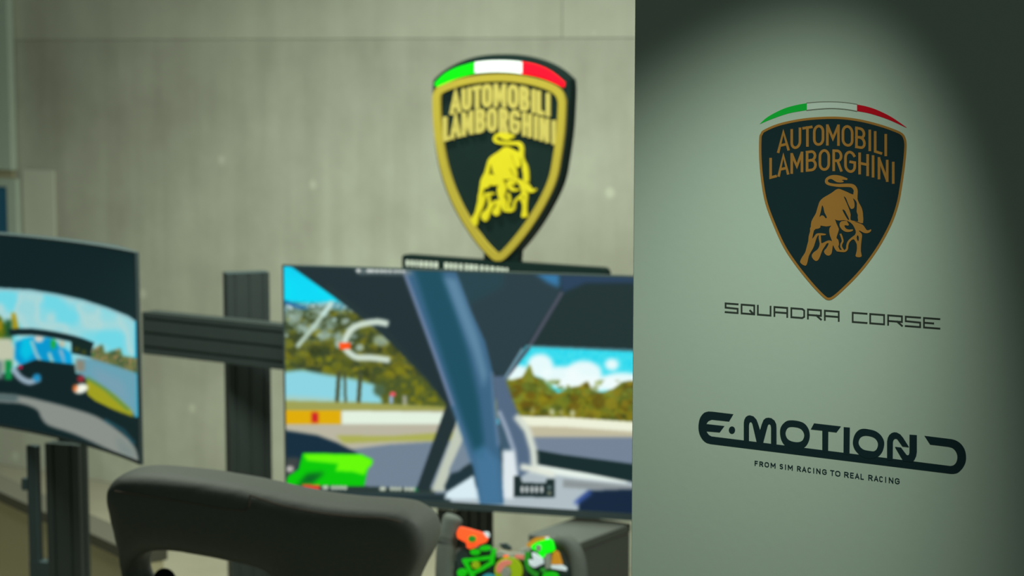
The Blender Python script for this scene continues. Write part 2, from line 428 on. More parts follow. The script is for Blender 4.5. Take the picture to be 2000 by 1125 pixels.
BULL = [
 [[(1000, 380), (1080, 408), (1180, 450), (1290, 500), (1400, 520), (1405, 600), (1440, 690), (1490, 780), (1515, 860), (1527, 950), (1527, 1135), (1420, 1110), (1300, 1098), (1190, 1084), (1100, 1068), (1000, 1078), (930, 1062), (905, 1058), (880, 1160), (850, 1182), (720, 1207), (600, 1188), (590, 1215), (560, 1252), (480, 1266), (455, 1290), (385, 1230), (388, 1130), (410, 1060), (450, 990), (490, 920), (515, 840), (545, 740), (580, 650), (650, 580), (750, 520), (850, 460), (930, 400)],
  [(1105, 548), (1150, 580), (1190, 680), (1235, 780), (1270, 822), (1325, 805), (1343, 740), (1330, 650), (1305, 592), (1350, 622), (1393, 700), (1388, 880), (1413, 950), (1410, 1012), (1418, 1100), (1330, 1085), (1252, 1058), (1256, 950), (1230, 850), (1180, 720), (1130, 610)],
  [(1075, 838), (1120, 850), (1160, 920), (1222, 1042), (1205, 1066), (1168, 1020), (1110, 920)],
  [(630, 740), (660, 800), (680, 900), (732, 1000), (712, 1030), (660, 972), (610, 967), (570, 1003), (590, 920), (610, 830)]],
 [[(1390, 600), (1410, 480), (1405, 390), (1360, 310), (1280, 270), (1150, 265), (1000, 272), (880, 265), (790, 245), (757, 215), (762, 185), (800, 165), (850, 172), (900, 205), (960, 235), (1040, 242), (1095, 232), (1100, 210), (1060, 192), (1110, 180), (1170, 187), (1187, 155), (1120, 125), (1040, 95), (950, 78), (860, 78), (780, 100), (720, 140), (690, 200), (700, 255), (760, 300), (880, 325), (1000, 340), (1150, 340), (1250, 345), (1300, 375), (1325, 430), (1315, 520)]],
 [[(385, 1200), (365, 1312), (335, 1420), (325, 1530), (300, 1620), (275, 1720), (250, 1790), (190, 1880), (150, 1960), (150, 2000), (190, 2040), (240, 2065), (280, 2060), (310, 1980), (340, 1850), (410, 1720), (450, 1640), (490, 1510), (520, 1430), (545, 1402), (600, 1402), (700, 1397), (707, 1370), (600, 1354), (520, 1360), (480, 1390), (415, 1480), (430, 1380), (455, 1285), (480, 1264), (560, 1250), (590, 1200)]],
 [[(560, 1395), (600, 1395), (610, 1560), (640, 1570), (700, 1540), (780, 1512), (850, 1535), (885, 1600), (862, 1640), (852, 1720), (835, 1800), (790, 1845), (730, 1840), (680, 1790), (675, 1740), (720, 1690), (760, 1620), (772, 1575), (730, 1582), (700, 1630), (640, 1720), (600, 1820), (560, 1920), (510, 1965), (460, 1950), (410, 1890), (405, 1830), (450, 1770), (520, 1720), (560, 1660), (577, 1580), (555, 1480)]],
 [[(850, 1165), (905, 1050), (940, 1130), (985, 1230), (997, 1280), (970, 1370), (945, 1460), (985, 1500), (1000, 1600), (985, 1650), (1010, 1700), (1010, 1768), (940, 1740), (900, 1680), (870, 1600), (850, 1540), (830, 1480), (800, 1400), (785, 1300), (800, 1230)]],
 [[(1175, 1085), (1060, 1090), (1015, 1140), (1020, 1210), (1070, 1280), (1150, 1325), (1240, 1325), (1303, 1300), (1303, 1270), (1220, 1275), (1150, 1250), (1120, 1190), (1150, 1180), (1200, 1190), (1217, 1160), (1185, 1110)]],
 [[(1180, 1075), (1300, 1092), (1420, 1128), (1520, 1168), (1570, 1230), (1610, 1285), (1650, 1290), (1700, 1268), (1707, 1300), (1670, 1340), (1600, 1357), (1530, 1340), (1460, 1300), (1440, 1310), (1500, 1370), (1505, 1440), (1490, 1560), (1480, 1740), (1500, 1850), (1470, 1880), (1400, 1880), (1365, 1850), (1390, 1740), (1392, 1600), (1330, 1490), (1290, 1500), (1330, 1420), (1370, 1350), (1360, 1280), (1310, 1180), (1250, 1120)],
  [(1410, 1400), (1435, 1440), (1430, 1530), (1400, 1500), (1390, 1440)]],
]
BULL_L = [([(975, 1735), (1050, 1745), (1130, 1745), (1175, 1700), (1185, 1620), (1215, 1540), (1280, 1475), (1340, 1430)], 46),
          ([(1040, 1385), (1062, 1440), (1082, 1530), (1050, 1600), (1052, 1660), (1085, 1715)], 40)]
def bull(plane, mapf, scale, off, thick, m, parent):
    bm = bmesh.new()
    for k, loops in enumerate(BULL): shape(bm, plane, [[mapf(*p) for p in smooth_loop(l, 2)] for l in loops], off + k * 2e-5, thick)
    for k, (pts, w) in enumerate(BULL_L):
        strokes(bm, plane, [([mapf(*p) for p in smooth_loop(pts, 3, False)], False)], w * scale, off + (8 + k) * 2e-5, thick)
    return obj('bull_emblem', bm, m, parent)
bull(PAN, lambda X, Y: (1550 + X / 11.25, 335 + Y / 11.25), 1 / 11.25, EPS * 2, 0, M['print_gold'], shield)

def fbar(bm, plane, top, bot, off, thick=0.0): shape(bm, plane, [top + bot[::-1]], off, thick)
bm = bmesh.new(); fbar(bm, PAN, smooth_loop([(1484, 242), (1500, 228), (1530, 212.5), (1556, 205), (1576, 201.5)], 4, False), smooth_loop([(1484.5, 242.3), (1505, 233.5), (1540, 221.5), (1576, 215)], 4, False), EPS); obj('flag_stripe', bm, M['print_green'], proot)
bm = bmesh.new(); fbar(bm, PAN, smooth_loop([(1576, 201), (1600, 199), (1625, 198.6), (1650, 200), (1674, 203.5)], 4, False), smooth_loop([(1576, 215.8), (1600, 213), (1625, 212), (1650, 213.5), (1674, 217.6)], 4, False), EPS); fw = obj('flag_stripe', bm, M['print_white'], proot)
bm = bmesh.new()
for ln in ([(1576, 201), (1600, 199), (1625, 198.6), (1650, 200), (1674, 203.5)], [(1576, 215.2), (1600, 212.6), (1625, 211.6), (1650, 213), (1674, 217)]):
    strokes(bm, PAN, [(smooth_loop(ln, 4, False), False)], 1.5, EPS * 2)
obj('outline', bm, M['print_grey'], fw)
bm = bmesh.new(); fbar(bm, PAN, smooth_loop([(1674, 204), (1695, 208.5), (1715, 215.5), (1742, 229), (1771, 249)], 4, False), smooth_loop([(1674, 217), (1700, 222), (1735, 233.5), (1770, 249.4)], 4, False), EPS); obj('flag_stripe', bm, M['print_red'], proot)

# squared lettering line
sq1 = [('S', 130, 355), ('Q', 390, 625), ('U', 655, 890), ('A', 925, 1162), ('D', 1200, 1438), ('R', 1470, 1710), ('A', 1745, 2000)]
sq2 = [('C', 365, 620), ('O', 650, 905), ('R', 942, 1195), ('S', 1228, 1492), ('E', 1525, 1805)]
yt = lambda x: 590.6 + .0735 * (x - 1416); yb = lambda x: 611.0 + .0772 * (x - 1416)
for LT, x0 in ((sq1, 1400), (sq2, 1620)):
    bm = bmesh.new()
    for ch, a, b in LT: letter(bm, PAN, SQ[ch], x0 + a / 8.333, x0 + b / 8.333, yt, yb, 3.4, EPS)
    obj('lettering', bm, M['print_text'], proot, label='thin squared dark lettering')

# wordmark with its underline loop
A_ = lambda X, Y: (1350 + X / 7.143, 790 + Y / 7.143)
B_ = lambda X, Y: (1620 + X / 7.143, 820 + Y / 7.143)
wm = bmesh.new()
loopA1 = [A_(*p) for p in [(590, 135), (300, 100)]] + [A_(*p) for p in smooth_loop([(240, 97), (180, 117), (128, 180), (106, 260), (103, 340), (120, 420), (160, 490), (210, 533), (270, 552)], 4, False)]
loopB1 = [B_(*p) for p in smooth_loop([(1690, 753), (1740, 752), (1800, 732), (1868, 660), (1903, 575), (1905, 485), (1882, 402), (1832, 332), (1765, 287), (1700, 268)], 4, False)] + [B_(1325, 222), B_(1405, 345)]
loopB2 = [B_(*p) for p in smooth_loop([(1655, 376), (1720, 396), (1768, 450), (1785, 520), (1770, 590), (1732, 632), (1685, 643)], 4, False)] + [B_(1185, 580)]
loopA2 = [A_(730, 500)] + [A_(*p) for p in smooth_loop([(285, 445), (245, 420), (215, 375)], 4, False)] + [A_(400, 390), A_(465, 300), A_(215, 272)] + [A_(*p) for p in smooth_loop([(218, 266), (243, 232), (290, 212)], 4, False)] + [A_(530, 238)]
shape(wm, PAN, [loopA1 + loopB1 + loopB2 + loopA2], EPS)
shape(wm, PAN, [[A_(*p) for p in ell(570, 357, 44, 52)]], EPS + 1 * 2e-5)
shape(wm, PAN, [[A_(*p) for p in [(735, 520), (735, 250), (742, 212), (762, 175), (790, 155), (820, 150), (870, 165), (912, 210), (935, 270), (962, 355), (985, 275), (1010, 215), (1040, 190), (1075, 183), (1120, 190), (1165, 225), (1188, 275), (1192, 330), (1192, 590), (1115, 575), (1115, 320), (1108, 285), (1090, 272), (1075, 283), (1065, 312), (1000, 560), (920, 550), (855, 270), (843, 248), (830, 243), (815, 255), (808, 290), (808, 530)]]], EPS + 2 * 2e-5)
shape(wm, PAN, [[A_(*p) for p in smooth_loop([(1240, 380), (1260, 300), (1325, 235), (1400, 220), (1500, 232), (1580, 265), (1635, 335), (1656, 420), (1642, 510), (1590, 590), (1500, 625), (1400, 615), (1310, 570), (1258, 490)], 4)],
                [A_(*p) for p in smooth_loop([(1318, 400), (1345, 330), (1400, 311), (1500, 325), (1556, 365), (1578, 430), (1553, 500), (1490, 525), (1400, 512), (1340, 472)], 4)]], EPS + 3 * 2e-5)
shape(wm, PAN, [[A_(*p) for p in [(1715, 262), (2090, 305), (2028, 388), (1915, 375), (1912, 670), (1830, 660), (1830, 362), (1670, 345)]]], EPS + 4 * 2e-5)
shape(wm, PAN, [[B_(*p) for p in [(200, 100), (287, 107), (282, 490), (197, 480)]]], EPS + 5 * 2e-5)
shape(wm, PAN, [[B_(*p) for p in smooth_loop([(328, 310), (350, 215), (400, 150), (465, 124), (560, 133), (650, 160), (722, 218), (765, 305), (755, 400), (720, 470), (660, 520), (560, 540), (470, 520), (390, 455), (345, 390)], 4)],
                [B_(*p) for p in smooth_loop([(408, 315), (430, 250), (485, 220), (570, 226), (640, 258), (677, 320), (668, 392), (628, 435), (560, 432), (480, 415), (428, 372)], 4)]], EPS + 6 * 2e-5)
shape(wm, PAN, [[B_(*p) for p in [(805, 560), (805, 300), (815, 250), (835, 212), (870, 182), (905, 172), (940, 175), (990, 202), (1030, 250), (1112, 380), (1020, 369), (950, 270), (932, 260), (912, 262), (895, 278), (888, 310), (885, 565)]]], EPS + 7 * 2e-5)
shape(wm, PAN, [[B_(*p) for p in [(915, 375), (1000, 385), (1075, 485), (1092, 494), (1108, 488), (1117, 460), (1118, 205), (1222, 212), (1222, 440), (1212, 500), (1190, 548), (1160, 590), (1035, 575), (1000, 520)]]], EPS + 8 * 2e-5)
obj('wordmark', wm, M['print_black'], proot, label='bold rounded black wordmark on a looping underline')
tg1 = [('F', 175, 255), ('R', 292, 385), ('O', 418, 526), ('M', 565, 687), ('S', 785, 870), ('I', 910, 946), ('M', 985, 1106), ('R', 1210, 1305), ('A', 1332, 1438), ('C', 1468, 1555), ('I', 1598, 1636), ('N', 1680, 1785), ('G', 1825, 1936)]
tg2 = [('T', 252, 350), ('O', 370, 487), ('R', 575, 680), ('E', 712, 796), ('A', 822, 925), ('L', 950, 1026), ('R', 1130, 1230), ('A', 1258, 1360), ('C', 1380, 1466), ('I', 1510, 1546), ('N', 1600, 1705), ('G', 1740, 1850)]
yt2 = lambda x: 899.6 + .1232 * (x - 1474); yb2 = lambda x: 909.6 + .129 * (x - 1474)
bm = bmesh.new()
for ch, a, b in tg1: letter(bm, PAN, G[ch], 1460 + a / 12.5, 1460 + b / 12.5, yt2, yb2, 1.95, EPS)
for ch, a, b in tg2: letter(bm, PAN, G[ch], 1600 + a / 11.765, 1600 + b / 11.765, yt2, yb2, 1.95, EPS)
obj('lettering', bm, M['print_black'], proot, label='small dark tagline in spaced capitals')

# ------------------------------------------------------------------ pictures on the screens
rs = np.random.RandomState(4)
def vnoise(h, w, cell, seed):
    r = np.random.RandomState(seed); gy, gx = h // cell + 3, w // cell + 3
    g = r.rand(gy, gx); y = np.arange(h) / cell; x = np.arange(w) / cell
    yi, xi = y.astype(int), x.astype(int); fy = (y - yi)[:, None]; fx = (x - xi)[None, :]
    fy = fy * fy * (3 - 2 * fy); fx = fx * fx * (3 - 2 * fx)
    return (g[np.ix_(yi, xi)] * (1 - fy) * (1 - fx) + g[np.ix_(yi, xi + 1)] * (1 - fy) * fx + g[np.ix_(yi + 1, xi)] * fy * (1 - fx) + g[np.ix_(yi + 1, xi + 1)] * fy * fx)
class Paint:
    def __init__(s, x0, y0, x1, y1, c):
        s.x0, s.y0 = x0, y0; s.w, s.h = x1 - x0, y1 - y0
        s.a = np.zeros((s.h, s.w, 3)) + np.array(c, float)
        s.Y, s.X = np.mgrid[0:s.h, 0:s.w]; s.X = s.X + x0; s.Y = s.Y + y0
    def mask(s, poly):
        inside = np.zeros((s.h, s.w), bool); n = len(poly)
        for i in range(n):
            xa, ya = poly[i]; xb, yb_ = poly[(i + 1) % n]
            if ya == yb_: continue
            c = ((s.Y < ya) != (s.Y < yb_)) & (s.X < (xb - xa) * (s.Y - ya) / (yb_ - ya) + xa)
            inside ^= c
        return inside
    def soft(s, m, r):
        m = m.astype(float)
        for _ in range(2):
            for ax in (0, 1):
                k = np.cumsum(np.concatenate([np.repeat(np.take(m, [0], ax), r + 1, ax), m, np.repeat(np.take(m, [-1], ax), r, ax)], ax), ax)
                n = m.shape[ax]; m = (np.take(k, range(2 * r + 1, 2 * r + 1 + n), ax) - np.take(k, range(0, n), ax)) / (2 * r + 1)
        return m
    def fill(s, poly, c, r=1, alpha=1.0):
        m = s.mask(poly)
        m = (s.soft(m, r) if r else m.astype(float)) * alpha
        c = np.array(c, float)
        s.a = s.a * (1 - m[..., None]) + m[..., None] * c
    def line(s, pts, w, c, r=1, alpha=1.0):
        m = np.zeros((s.h, s.w), bool)
        for q in ribbon(pts, w, 0.3): m |= s.mask(q)
        m = (s.soft(m, r) if r else m.astype(float)) * alpha
        s.a = s.a * (1 - m[..., None]) + m[..., None] * np.array(c, float)
    def tex(s, poly, cols, cell, seed, r=1, th=None):
        m = s.mask(poly); m = s.soft(m, r) if r else m.astype(float)
        n = 0.6 * vnoise(s.h, s.w, cell, seed) + 0.4 * vnoise(s.h, s.w, max(2, cell // 2), seed + 9)
        n = np.clip((n - 0.25) / 0.5, 0, 0.999) * (len(cols) - 1)
        i = n.astype(int); f = (n - i)[..., None]; C = np.array(cols, float)
        col = C[i] * (1 - f) + C[np.minimum(i + 1, len(cols) - 1)] * f
        s.a = s.a * (1 - m[..., None]) + m[..., None] * col
    def blobs(s, poly, cols, n, r0, r1, seed, alpha=0.75):
        """scatter soft clumps (leaves, cloud puffs) inside an outline"""
        m = s.soft(s.mask(poly), 2); r = np.random.RandomState(seed)
        xs = [p[0] for p in poly]; ys = [p[1] for p in poly]
        for _ in range(n):
            x, y = r.uniform(min(xs), max(xs)), r.uniform(min(ys), max(ys)); rr = r.uniform(r0, r1); ry = rr * r.uniform(.6, 1.0)
            c = np.array(cols[r.randint(len(cols))], float) * r.uniform(.85, 1.12)
            a0, a1 = max(0, int(x - s.x0 - rr * 1.6)), min(s.w, int(x - s.x0 + rr * 1.6) + 1); b0, b1 = max(0, int(y - s.y0 - ry * 1.6)), min(s.h, int(y - s.y0 + ry * 1.6) + 1)
            if a1 <= a0 or b1 <= b0: continue
            d = ((s.X[b0:b1, a0:a1] - x) / rr) ** 2 + ((s.Y[b0:b1, a0:a1] - y) / ry) ** 2
            w = (np.clip(1.5 - d, 0, 1) * alpha * m[b0:b1, a0:a1])[..., None]
            s.a[b0:b1, a0:a1] = s.a[b0:b1, a0:a1] * (1 - w) + w * c
    def sample(s, px, py):
        x = np.clip(np.asarray(px) - s.x0, 0, s.w - 1.01); y = np.clip(np.asarray(py) - s.y0, 0, s.h - 1.01)
        xi, yi = x.astype(int), y.astype(int); fx = (x - xi)[:, None]; fy = (y - yi)[:, None]
        c = s.a[yi, xi] * (1 - fx) * (1 - fy) + s.a[yi, xi + 1] * fx * (1 - fy) + s.a[yi + 1, xi] * (1 - fx) * fy + s.a[yi + 1, xi + 1] * fx * fy
        c = np.clip(c, 0, 255) / 255
        return np.where(c <= 0.04045, c / 12.92, ((c + 0.055) / 1.055) ** 2.4)
def grid_screen(name, fn, nu, nv, paint, parent, m):
    """a fine grid following the screen's real surface; the picture is stored per vertex"""
    pts = [fn(i / nu, j / nv) for j in range(nv + 1) for i in range(nu + 1)]
    base = root_of(parent).location
    me = bpy.data.meshes.new(name)
    faces = [(j * (nu + 1) + i, j * (nu + 1) + i + 1, (j + 1) * (nu + 1) + i + 1, (j + 1) * (nu + 1) + i) for j in range(nv) for i in range(nu)]
    me.from_pydata([tuple(p - base) for p in pts], [], faces); me.update()
    pr = np.array([project(p) for p in pts])
    col = paint.sample(pr[:, 0], pr[:, 1])
    at = me.color_attributes.new('picture', 'FLOAT_COLOR', 'POINT')
    at.data.foreach_set('color', np.concatenate([col, np.ones((len(col), 1))], 1).astype(np.float32).ravel())
    for p in me.polygons: p.use_smooth = True
    me.materials.append(m)
    o = bpy.data.objects.new(name, me); COL.objects.link(o); o.parent = parent
    return o

# --- the flat monitor's picture: a race car's cockpit view
T = Paint(540, 500, 1345, 1030, (30, 48, 52))
T.tex([(540, 500), (800, 500), (800, 640), (540, 640)], [(0, 205, 240), (0, 222, 248)], 60, 2, 0)
T.tex([(540, 588), (600, 592), (660, 588), (720, 610), (720, 660), (540, 660)], [(90, 150, 165), (170, 205, 205), (60, 95, 90), (190, 215, 215)], 14, 3, 3)
T.line([(556, 590), (575, 596), (600, 606), (618, 620)], 6, (10, 90, 150), 2)
T.tex([(540, 622), (600, 612), (650, 606), (720, 612), (860, 740), (900, 800), (540, 800)], [(62, 72, 30), (98, 98, 28), (122, 122, 22), (75, 82, 45), (105, 112, 40)], 10, 5, 4)
T.tex([(540, 610), (640, 600), (700, 625), (690, 670), (540, 660)], [(60, 78, 48), (95, 110, 80), (120, 145, 125), (70, 84, 44)], 10, 15, 4)
CANOPY = [(540, 634), (575, 615), (610, 622), (640, 604), (665, 612), (690, 606), (720, 618), (860, 740), (900, 800), (830, 800), (770, 790), (745, 770), (728, 750), (690, 744), (640, 735), (590, 726), (556, 730), (540, 738)]
T.blobs(CANOPY, [(52, 66, 34), (70, 80, 36), (92, 98, 30), (112, 116, 34), (128, 124, 26), (60, 74, 44)], 330, 5, 13, 31)
T.blobs([(540, 605), (700, 600), (740, 650), (720, 690), (540, 690)], [(150, 176, 168), (178, 204, 196), (120, 140, 120)], 26, 3, 8, 33, .6)
T.blobs([(540, 690), (760, 700), (880, 790), (760, 760), (640, 735), (540, 725)], [(120, 124, 22), (136, 132, 24), (96, 104, 28)], 90, 5, 11, 35, .6)
for x, y, rx, ry in ((575, 622, 14, 10), (634, 655, 13, 9), (662, 660, 9, 12), (745, 665, 16, 11), (612, 640, 9, 7), (590, 640, 12, 8)):
    T.fill(ell(x, y, rx, ry), (165, 190, 180), 3, 0.7)
T.fill([(540, 735), (556, 726), (590, 722), (640, 732), (690, 740), (735, 752), (748, 790), (540, 790)], (140, 212, 226), 3)
T.fill([(540, 772), (600, 775), (700, 782), (540, 790)], (165, 205, 195), 3)
for x, w in ((658, 8), (675, 5), (700, 8)):
    T.line([(x + 4 if x != 675 else x - 2, 728), (x, 790)], w, (70, 78, 50), 1)
T.tex([(728, 742), (850, 735), (890, 800), (760, 800), (745, 770)], [(92, 98, 22), (70, 84, 40), (118, 120, 24)], 14, 8, 3)
T.fill(ell(741, 762, 12, 12), (75, 100, 70), 3)
T.fill(ell(767, 770, 6, 5), (235, 85, 100), 1); T.line([(764, 776), (764, 786)], 7, (150, 180, 205), 1); T.line([(790, 775), (791, 792)], 8, (185, 185, 175), 2, 0.8)
T.fill([(540, 782), (700, 786), (880, 795), (880, 808), (540, 806)], (158, 160, 84), 2)
T.fill([(540, 802), (900, 803), (900, 905), (540, 905)], (184, 180, 160), 1)
T.fill([(540, 801.5), (667, 801.5), (667, 829), (540, 829)], (222, 172, 0), 1)
T.fill([(609, 806), (621, 806), (622, 826), (608, 826)], (205, 30, 40), 2); T.line([(553, 812), (553, 826)], 5, (255, 110, 40), 1)
T.fill([(668, 802), (900, 806), (900, 829), (668, 829)], (226, 240, 222), 2)
T.fill([(655, 850), (760, 852), (890, 843), (890, 862), (760, 862), (672, 866)], (170, 174, 84), 2)
T.fill([(655, 882), (760, 868), (860, 862), (900, 860), (900, 965), (640, 965)], (113, 130, 148), 2)
T.fill([(540, 838), (575, 843), (620, 850), (660, 865), (690, 880), (712, 895), (600, 965), (540, 965)], (16, 44, 62), 2)
T.fill([(540, 895), (585, 893), (585, 905), (555, 960), (540, 960)], (60, 66, 66), 3); T.fill(ell(566, 916, 8, 6), (190, 185, 180), 2)
T.fill([(591, 886), (640, 886), (706, 888), (728, 898), (726, 908), (719, 913), (711, 953), (557, 948), (563, 930), (583, 917)], (0, 200, 0), 1)
T.fill([(592, 886), (706, 888), (728, 898), (726, 908), (719, 914), (712, 928), (690, 922), (655, 920), (660, 906), (600, 900)], (102, 250, 0), 2)
T.fill([(600, 925), (635, 922), (610, 945), (580, 947)], (0, 105, 30), 4)
T.fill([(556, 947), (720, 950), (850, 954), (850, 966), (540, 966)], (40, 56, 54), 1)
T.fill([(591, 946), (625, 948), (625, 957), (591, 956)], (225, 70, 50), 1)
for x in (633, 638, 650, 658, 666, 674, 745, 750, 765, 773, 781, 793, 801, 808): T.fill(ell(x, 952 + (x - 633) * .02, 3.4, 4), (205, 215, 195), 1)
T.fill(ell(814, 956, 4, 4), (20, 150, 80), 1)
# right-hand view
T.tex([(960, 670), (1345, 685), (1345, 830), (960, 830)], [(40, 214, 236), (62, 222, 238)], 6, 21, 0)
for x, y, rx, ry in ((1012, 735, 28, 22), (1055, 715, 26, 24), (1095, 735, 40, 20), (1140, 730, 36, 26), (1195, 712, 14, 12), (1215, 745, 40, 18), (1150, 750, 70, 16), (1290, 735, 50, 22)):
    T.fill(ell(x, y, rx, ry), (240, 252, 252), 4, 0.95)
T.tex([(960, 745), (1000, 742), (1022, 738), (1034, 712), (1042, 735), (1062, 742), (1075, 762), (1090, 770), (1110, 758), (1130, 756), (1147, 746), (1158, 765), (1180, 768), (1200, 760), (1215, 748), (1236, 745), (1280, 755), (1345, 750), (1345, 835), (960, 815)], [(84, 88, 18), (126, 120, 18), (104, 116, 30), (138, 128, 26), (96, 104, 22)], 11, 23, 2)
RT = [(960, 748), (1000, 744), (1022, 738), (1034, 712), (1042, 735), (1062, 744), (1075, 764), (1090, 770), (1110, 758), (1130, 756), (1147, 746), (1158, 765), (1180, 768), (1200, 760), (1215, 748), (1236, 745), (1280, 755), (1345, 750), (1345, 832), (960, 814)]
T.blobs(RT, [(100, 112, 30), (132, 122, 20), (142, 130, 28), (84, 98, 30), (118, 128, 40), (104, 86, 16)], 260, 6, 14, 41)
T.blobs([(960, 740), (1345, 745), (1345, 775), (960, 768)], [(112, 132, 46), (96, 120, 50), (128, 138, 50)], 50, 4, 9, 43, .55)
T.blobs([(960, 790), (1345, 806), (1345, 832), (960, 814)], [(62, 70, 22), (86, 80, 18)], 50, 4, 9, 45, .6)
for x in (1078, 1118, 1096, 1040): T.fill(ell(x, 805 + (x - 1078) * .06, 5, 7), (195, 200, 160), 2, 0.9 if x in (1078, 1118) else 0.4)
T.fill([(1000, 812), (1110, 815), (1236, 824), (1345, 836), (1345, 860), (1000, 850)], (236, 240, 216), 1)
T.fill([(1000, 831), (1110, 834), (1236, 843), (1345, 850), (1345, 870), (1000, 866)], (192, 186, 158), 2)
T.fill([(1000, 853), (1236, 854), (1345, 858), (1345, 930), (1000, 930)], (116, 131, 150), 2)
T.fill([(1040, 900), (1120, 910), (1240, 935), (1345, 955), (1345, 1025), (880, 1025), (880, 962), (1000, 940)], (176, 190, 196), 2)
T.fill([(1050, 908), (1140, 917), (1225, 936), (1225, 944), (1130, 934), (1050, 922)], (228, 240, 232), 2)
T.fill([(1100, 936), (1240, 950), (1240, 962), (1100, 952)], (140, 148, 150), 2)
T.fill([(1044, 878), (1100, 888), (1236, 906), (1345, 922), (1345, 955), (1236, 942), (1140, 923), (1048, 907)], (20, 42, 44), 1)
T.fill([(1130, 975), (1150, 958), (1236, 955), (1345, 958), (1345, 1025), (1130, 1000)], (18, 38, 62), 2)
T.line([(1125, 982), (1152, 962)], 8, (60, 90, 165), 3)
# roof, screen pillar and the roll-cage tubes
T.fill([(572, 505), (1345, 505), (1345, 692), (1026, 675), (985, 740), (960, 800), (885, 808), (834, 741), (775, 681), (741, 649), (706, 621), (651, 579), (567, 519)], (29, 47, 52), 1)
T.line([(640, 560), (760, 655), (850, 760)], 6, (36, 54, 56), 3)
T.fill([(880, 520), (1092, 525), (1094, 572), (985, 742), (962, 720)], (40, 60, 68), 2)
T.fill([(885, 520), (985, 520), (985, 560), (905, 600)], (34, 70, 80), 6, 0.6)
T.fill([(1100, 560), (1150, 553), (1345, 558), (1345, 690), (1030, 676), (1097, 580)], (30, 49, 51), 2)
T.fill([(1095, 525), (1345, 532), (1345, 553), (1145, 552), (1098, 572)], (38, 64, 90), 3)
T.fill([(1040, 530), (1093, 531), (1093, 562), (1070, 552)], (52, 118, 165), 4)
T.line([(1097, 572), (1062, 630), (1032, 680), (985, 742)], 7, (74, 80, 94), 1)
T.line([(1020, 682), (985, 740)], 4, (120, 160, 175), 1)
T.line([(1028, 676), (1236, 684), (1345, 690)], 3, (90, 150, 160), 1)
# far tube
T.fill([(965, 735), (985, 735), (1003, 785), (1018, 822), (1038, 868), (1046, 912), (1012, 935), (1000, 900), (985, 850), (970, 800)], (82, 104, 130), 2)
T.fill([(972, 800), (985, 830), (1000, 880), (1005, 930), (985, 910), (975, 860)], (60, 88, 108), 2)
T.line([(1010, 815), (1030, 840), (1042, 880), (1044, 912)], 13, (214, 222, 208), 3)
T.line([(1020, 912), (1050, 918), (1080, 926)], 12, (226, 232, 218), 3)
T.line([(975, 805), (990, 840), (1003, 878)], 8, (150, 166, 185), 2)
T.fill([(982, 880), (1006, 880), (1012, 935), (1003, 975), (978, 975)], (222, 232, 236), 3)
# black strip and pale strip left of the tube
T.fill([(872, 790), (896, 806), (889, 832), (838, 958), (812, 958)], (32, 48, 52), 1)
T.fill([(898, 820), (912, 850), (880, 915), (868, 960), (842, 960), (886, 845)], (192, 200, 184), 2)
T.fill([(908, 850), (925, 900), (880, 930), (878, 918)], (118, 136, 152), 2)
T.fill([(880, 925), (925, 912), (930, 935), (872, 962), (868, 950)], (28, 50, 58), 2)
T.fill([(925, 928), (935, 975), (868, 975), (872, 962)], (216, 236, 244), 2)
# main blue tube
T.fill([(783, 515), (885, 515), (921, 610), (948, 668), (962, 725), (968, 800), (976, 870), (984, 985), (938, 985), (925, 915), (905, 858), (885, 800), (850, 700), (812, 595)], (58, 100, 132), 1)
T.fill([(805, 515), (858, 515), (890, 610), (915, 690), (935, 780), (945, 860), (942, 900), (925, 880), (900, 810), (865, 700), (832, 600)], (24, 78, 96), 5)
T.fill([(866, 540), (892, 545), (935, 660), (952, 730), (945, 760), (925, 690)], (98, 140, 168), 5, 0.85)
T.fill([(925, 880), (945, 870), (975, 900), (982, 985), (938, 985)], (70, 122, 160), 5, 0.7)
T.line([(786, 522), (815, 600), (850, 695), (884, 792)], 6, (122, 136, 166), 2, 0.9)
T.line([(884, 792), (905, 852), (922, 905)], 6, (80, 118, 150), 3, 0.8)
T.line([(962, 728), (967, 800), (974, 870)], 5, (128, 150, 176), 3, 0.7)
# overlays
T.line([(581, 676), (612, 640), (647, 592)], 8, (188, 212, 196), 2); T.line([(632, 615), (647, 592)], 9, (205, 240, 240), 3, .7)
C_ = smooth_loop([(762, 634), (740, 629), (717, 631), (694, 638), (679, 653), (673, 675), (681, 688), (698, 698), (728, 699), (758, 703)], 5, False)
T.line(C_[2:], 12, (205, 222, 208), 2)
T.fill([(662, 670), (684, 670), (685, 681), (664, 683)], (255, 82, 20), 1)
T.fill([(690, 520), (800, 523), (806, 537), (700, 535)], (120, 135, 135), 3, 0.75)
for x in (700, 720, 727, 736, 745, 753, 762, 772, 780, 788): T.fill(ell(x, 527, 3.8, 5.5), (232, 238, 232), 1, 0.9)
T.fill([(1004, 930), (1016, 930), (1020, 942), (1066, 944), (1068, 935), (1083, 936), (1084, 972), (1003, 970)], (24, 42, 44), 1)
for x in (1020, 1029, 1039, 1048, 1058): T.fill(ell(x, 956, 2.7, 7.5), (235, 240, 238), 1, 0.95)
T.fill(ell(1073, 952, 4, 4), (100, 120, 120), 1); T.fill(ell(1073, 963, 4, 4), (120, 130, 110), 1)

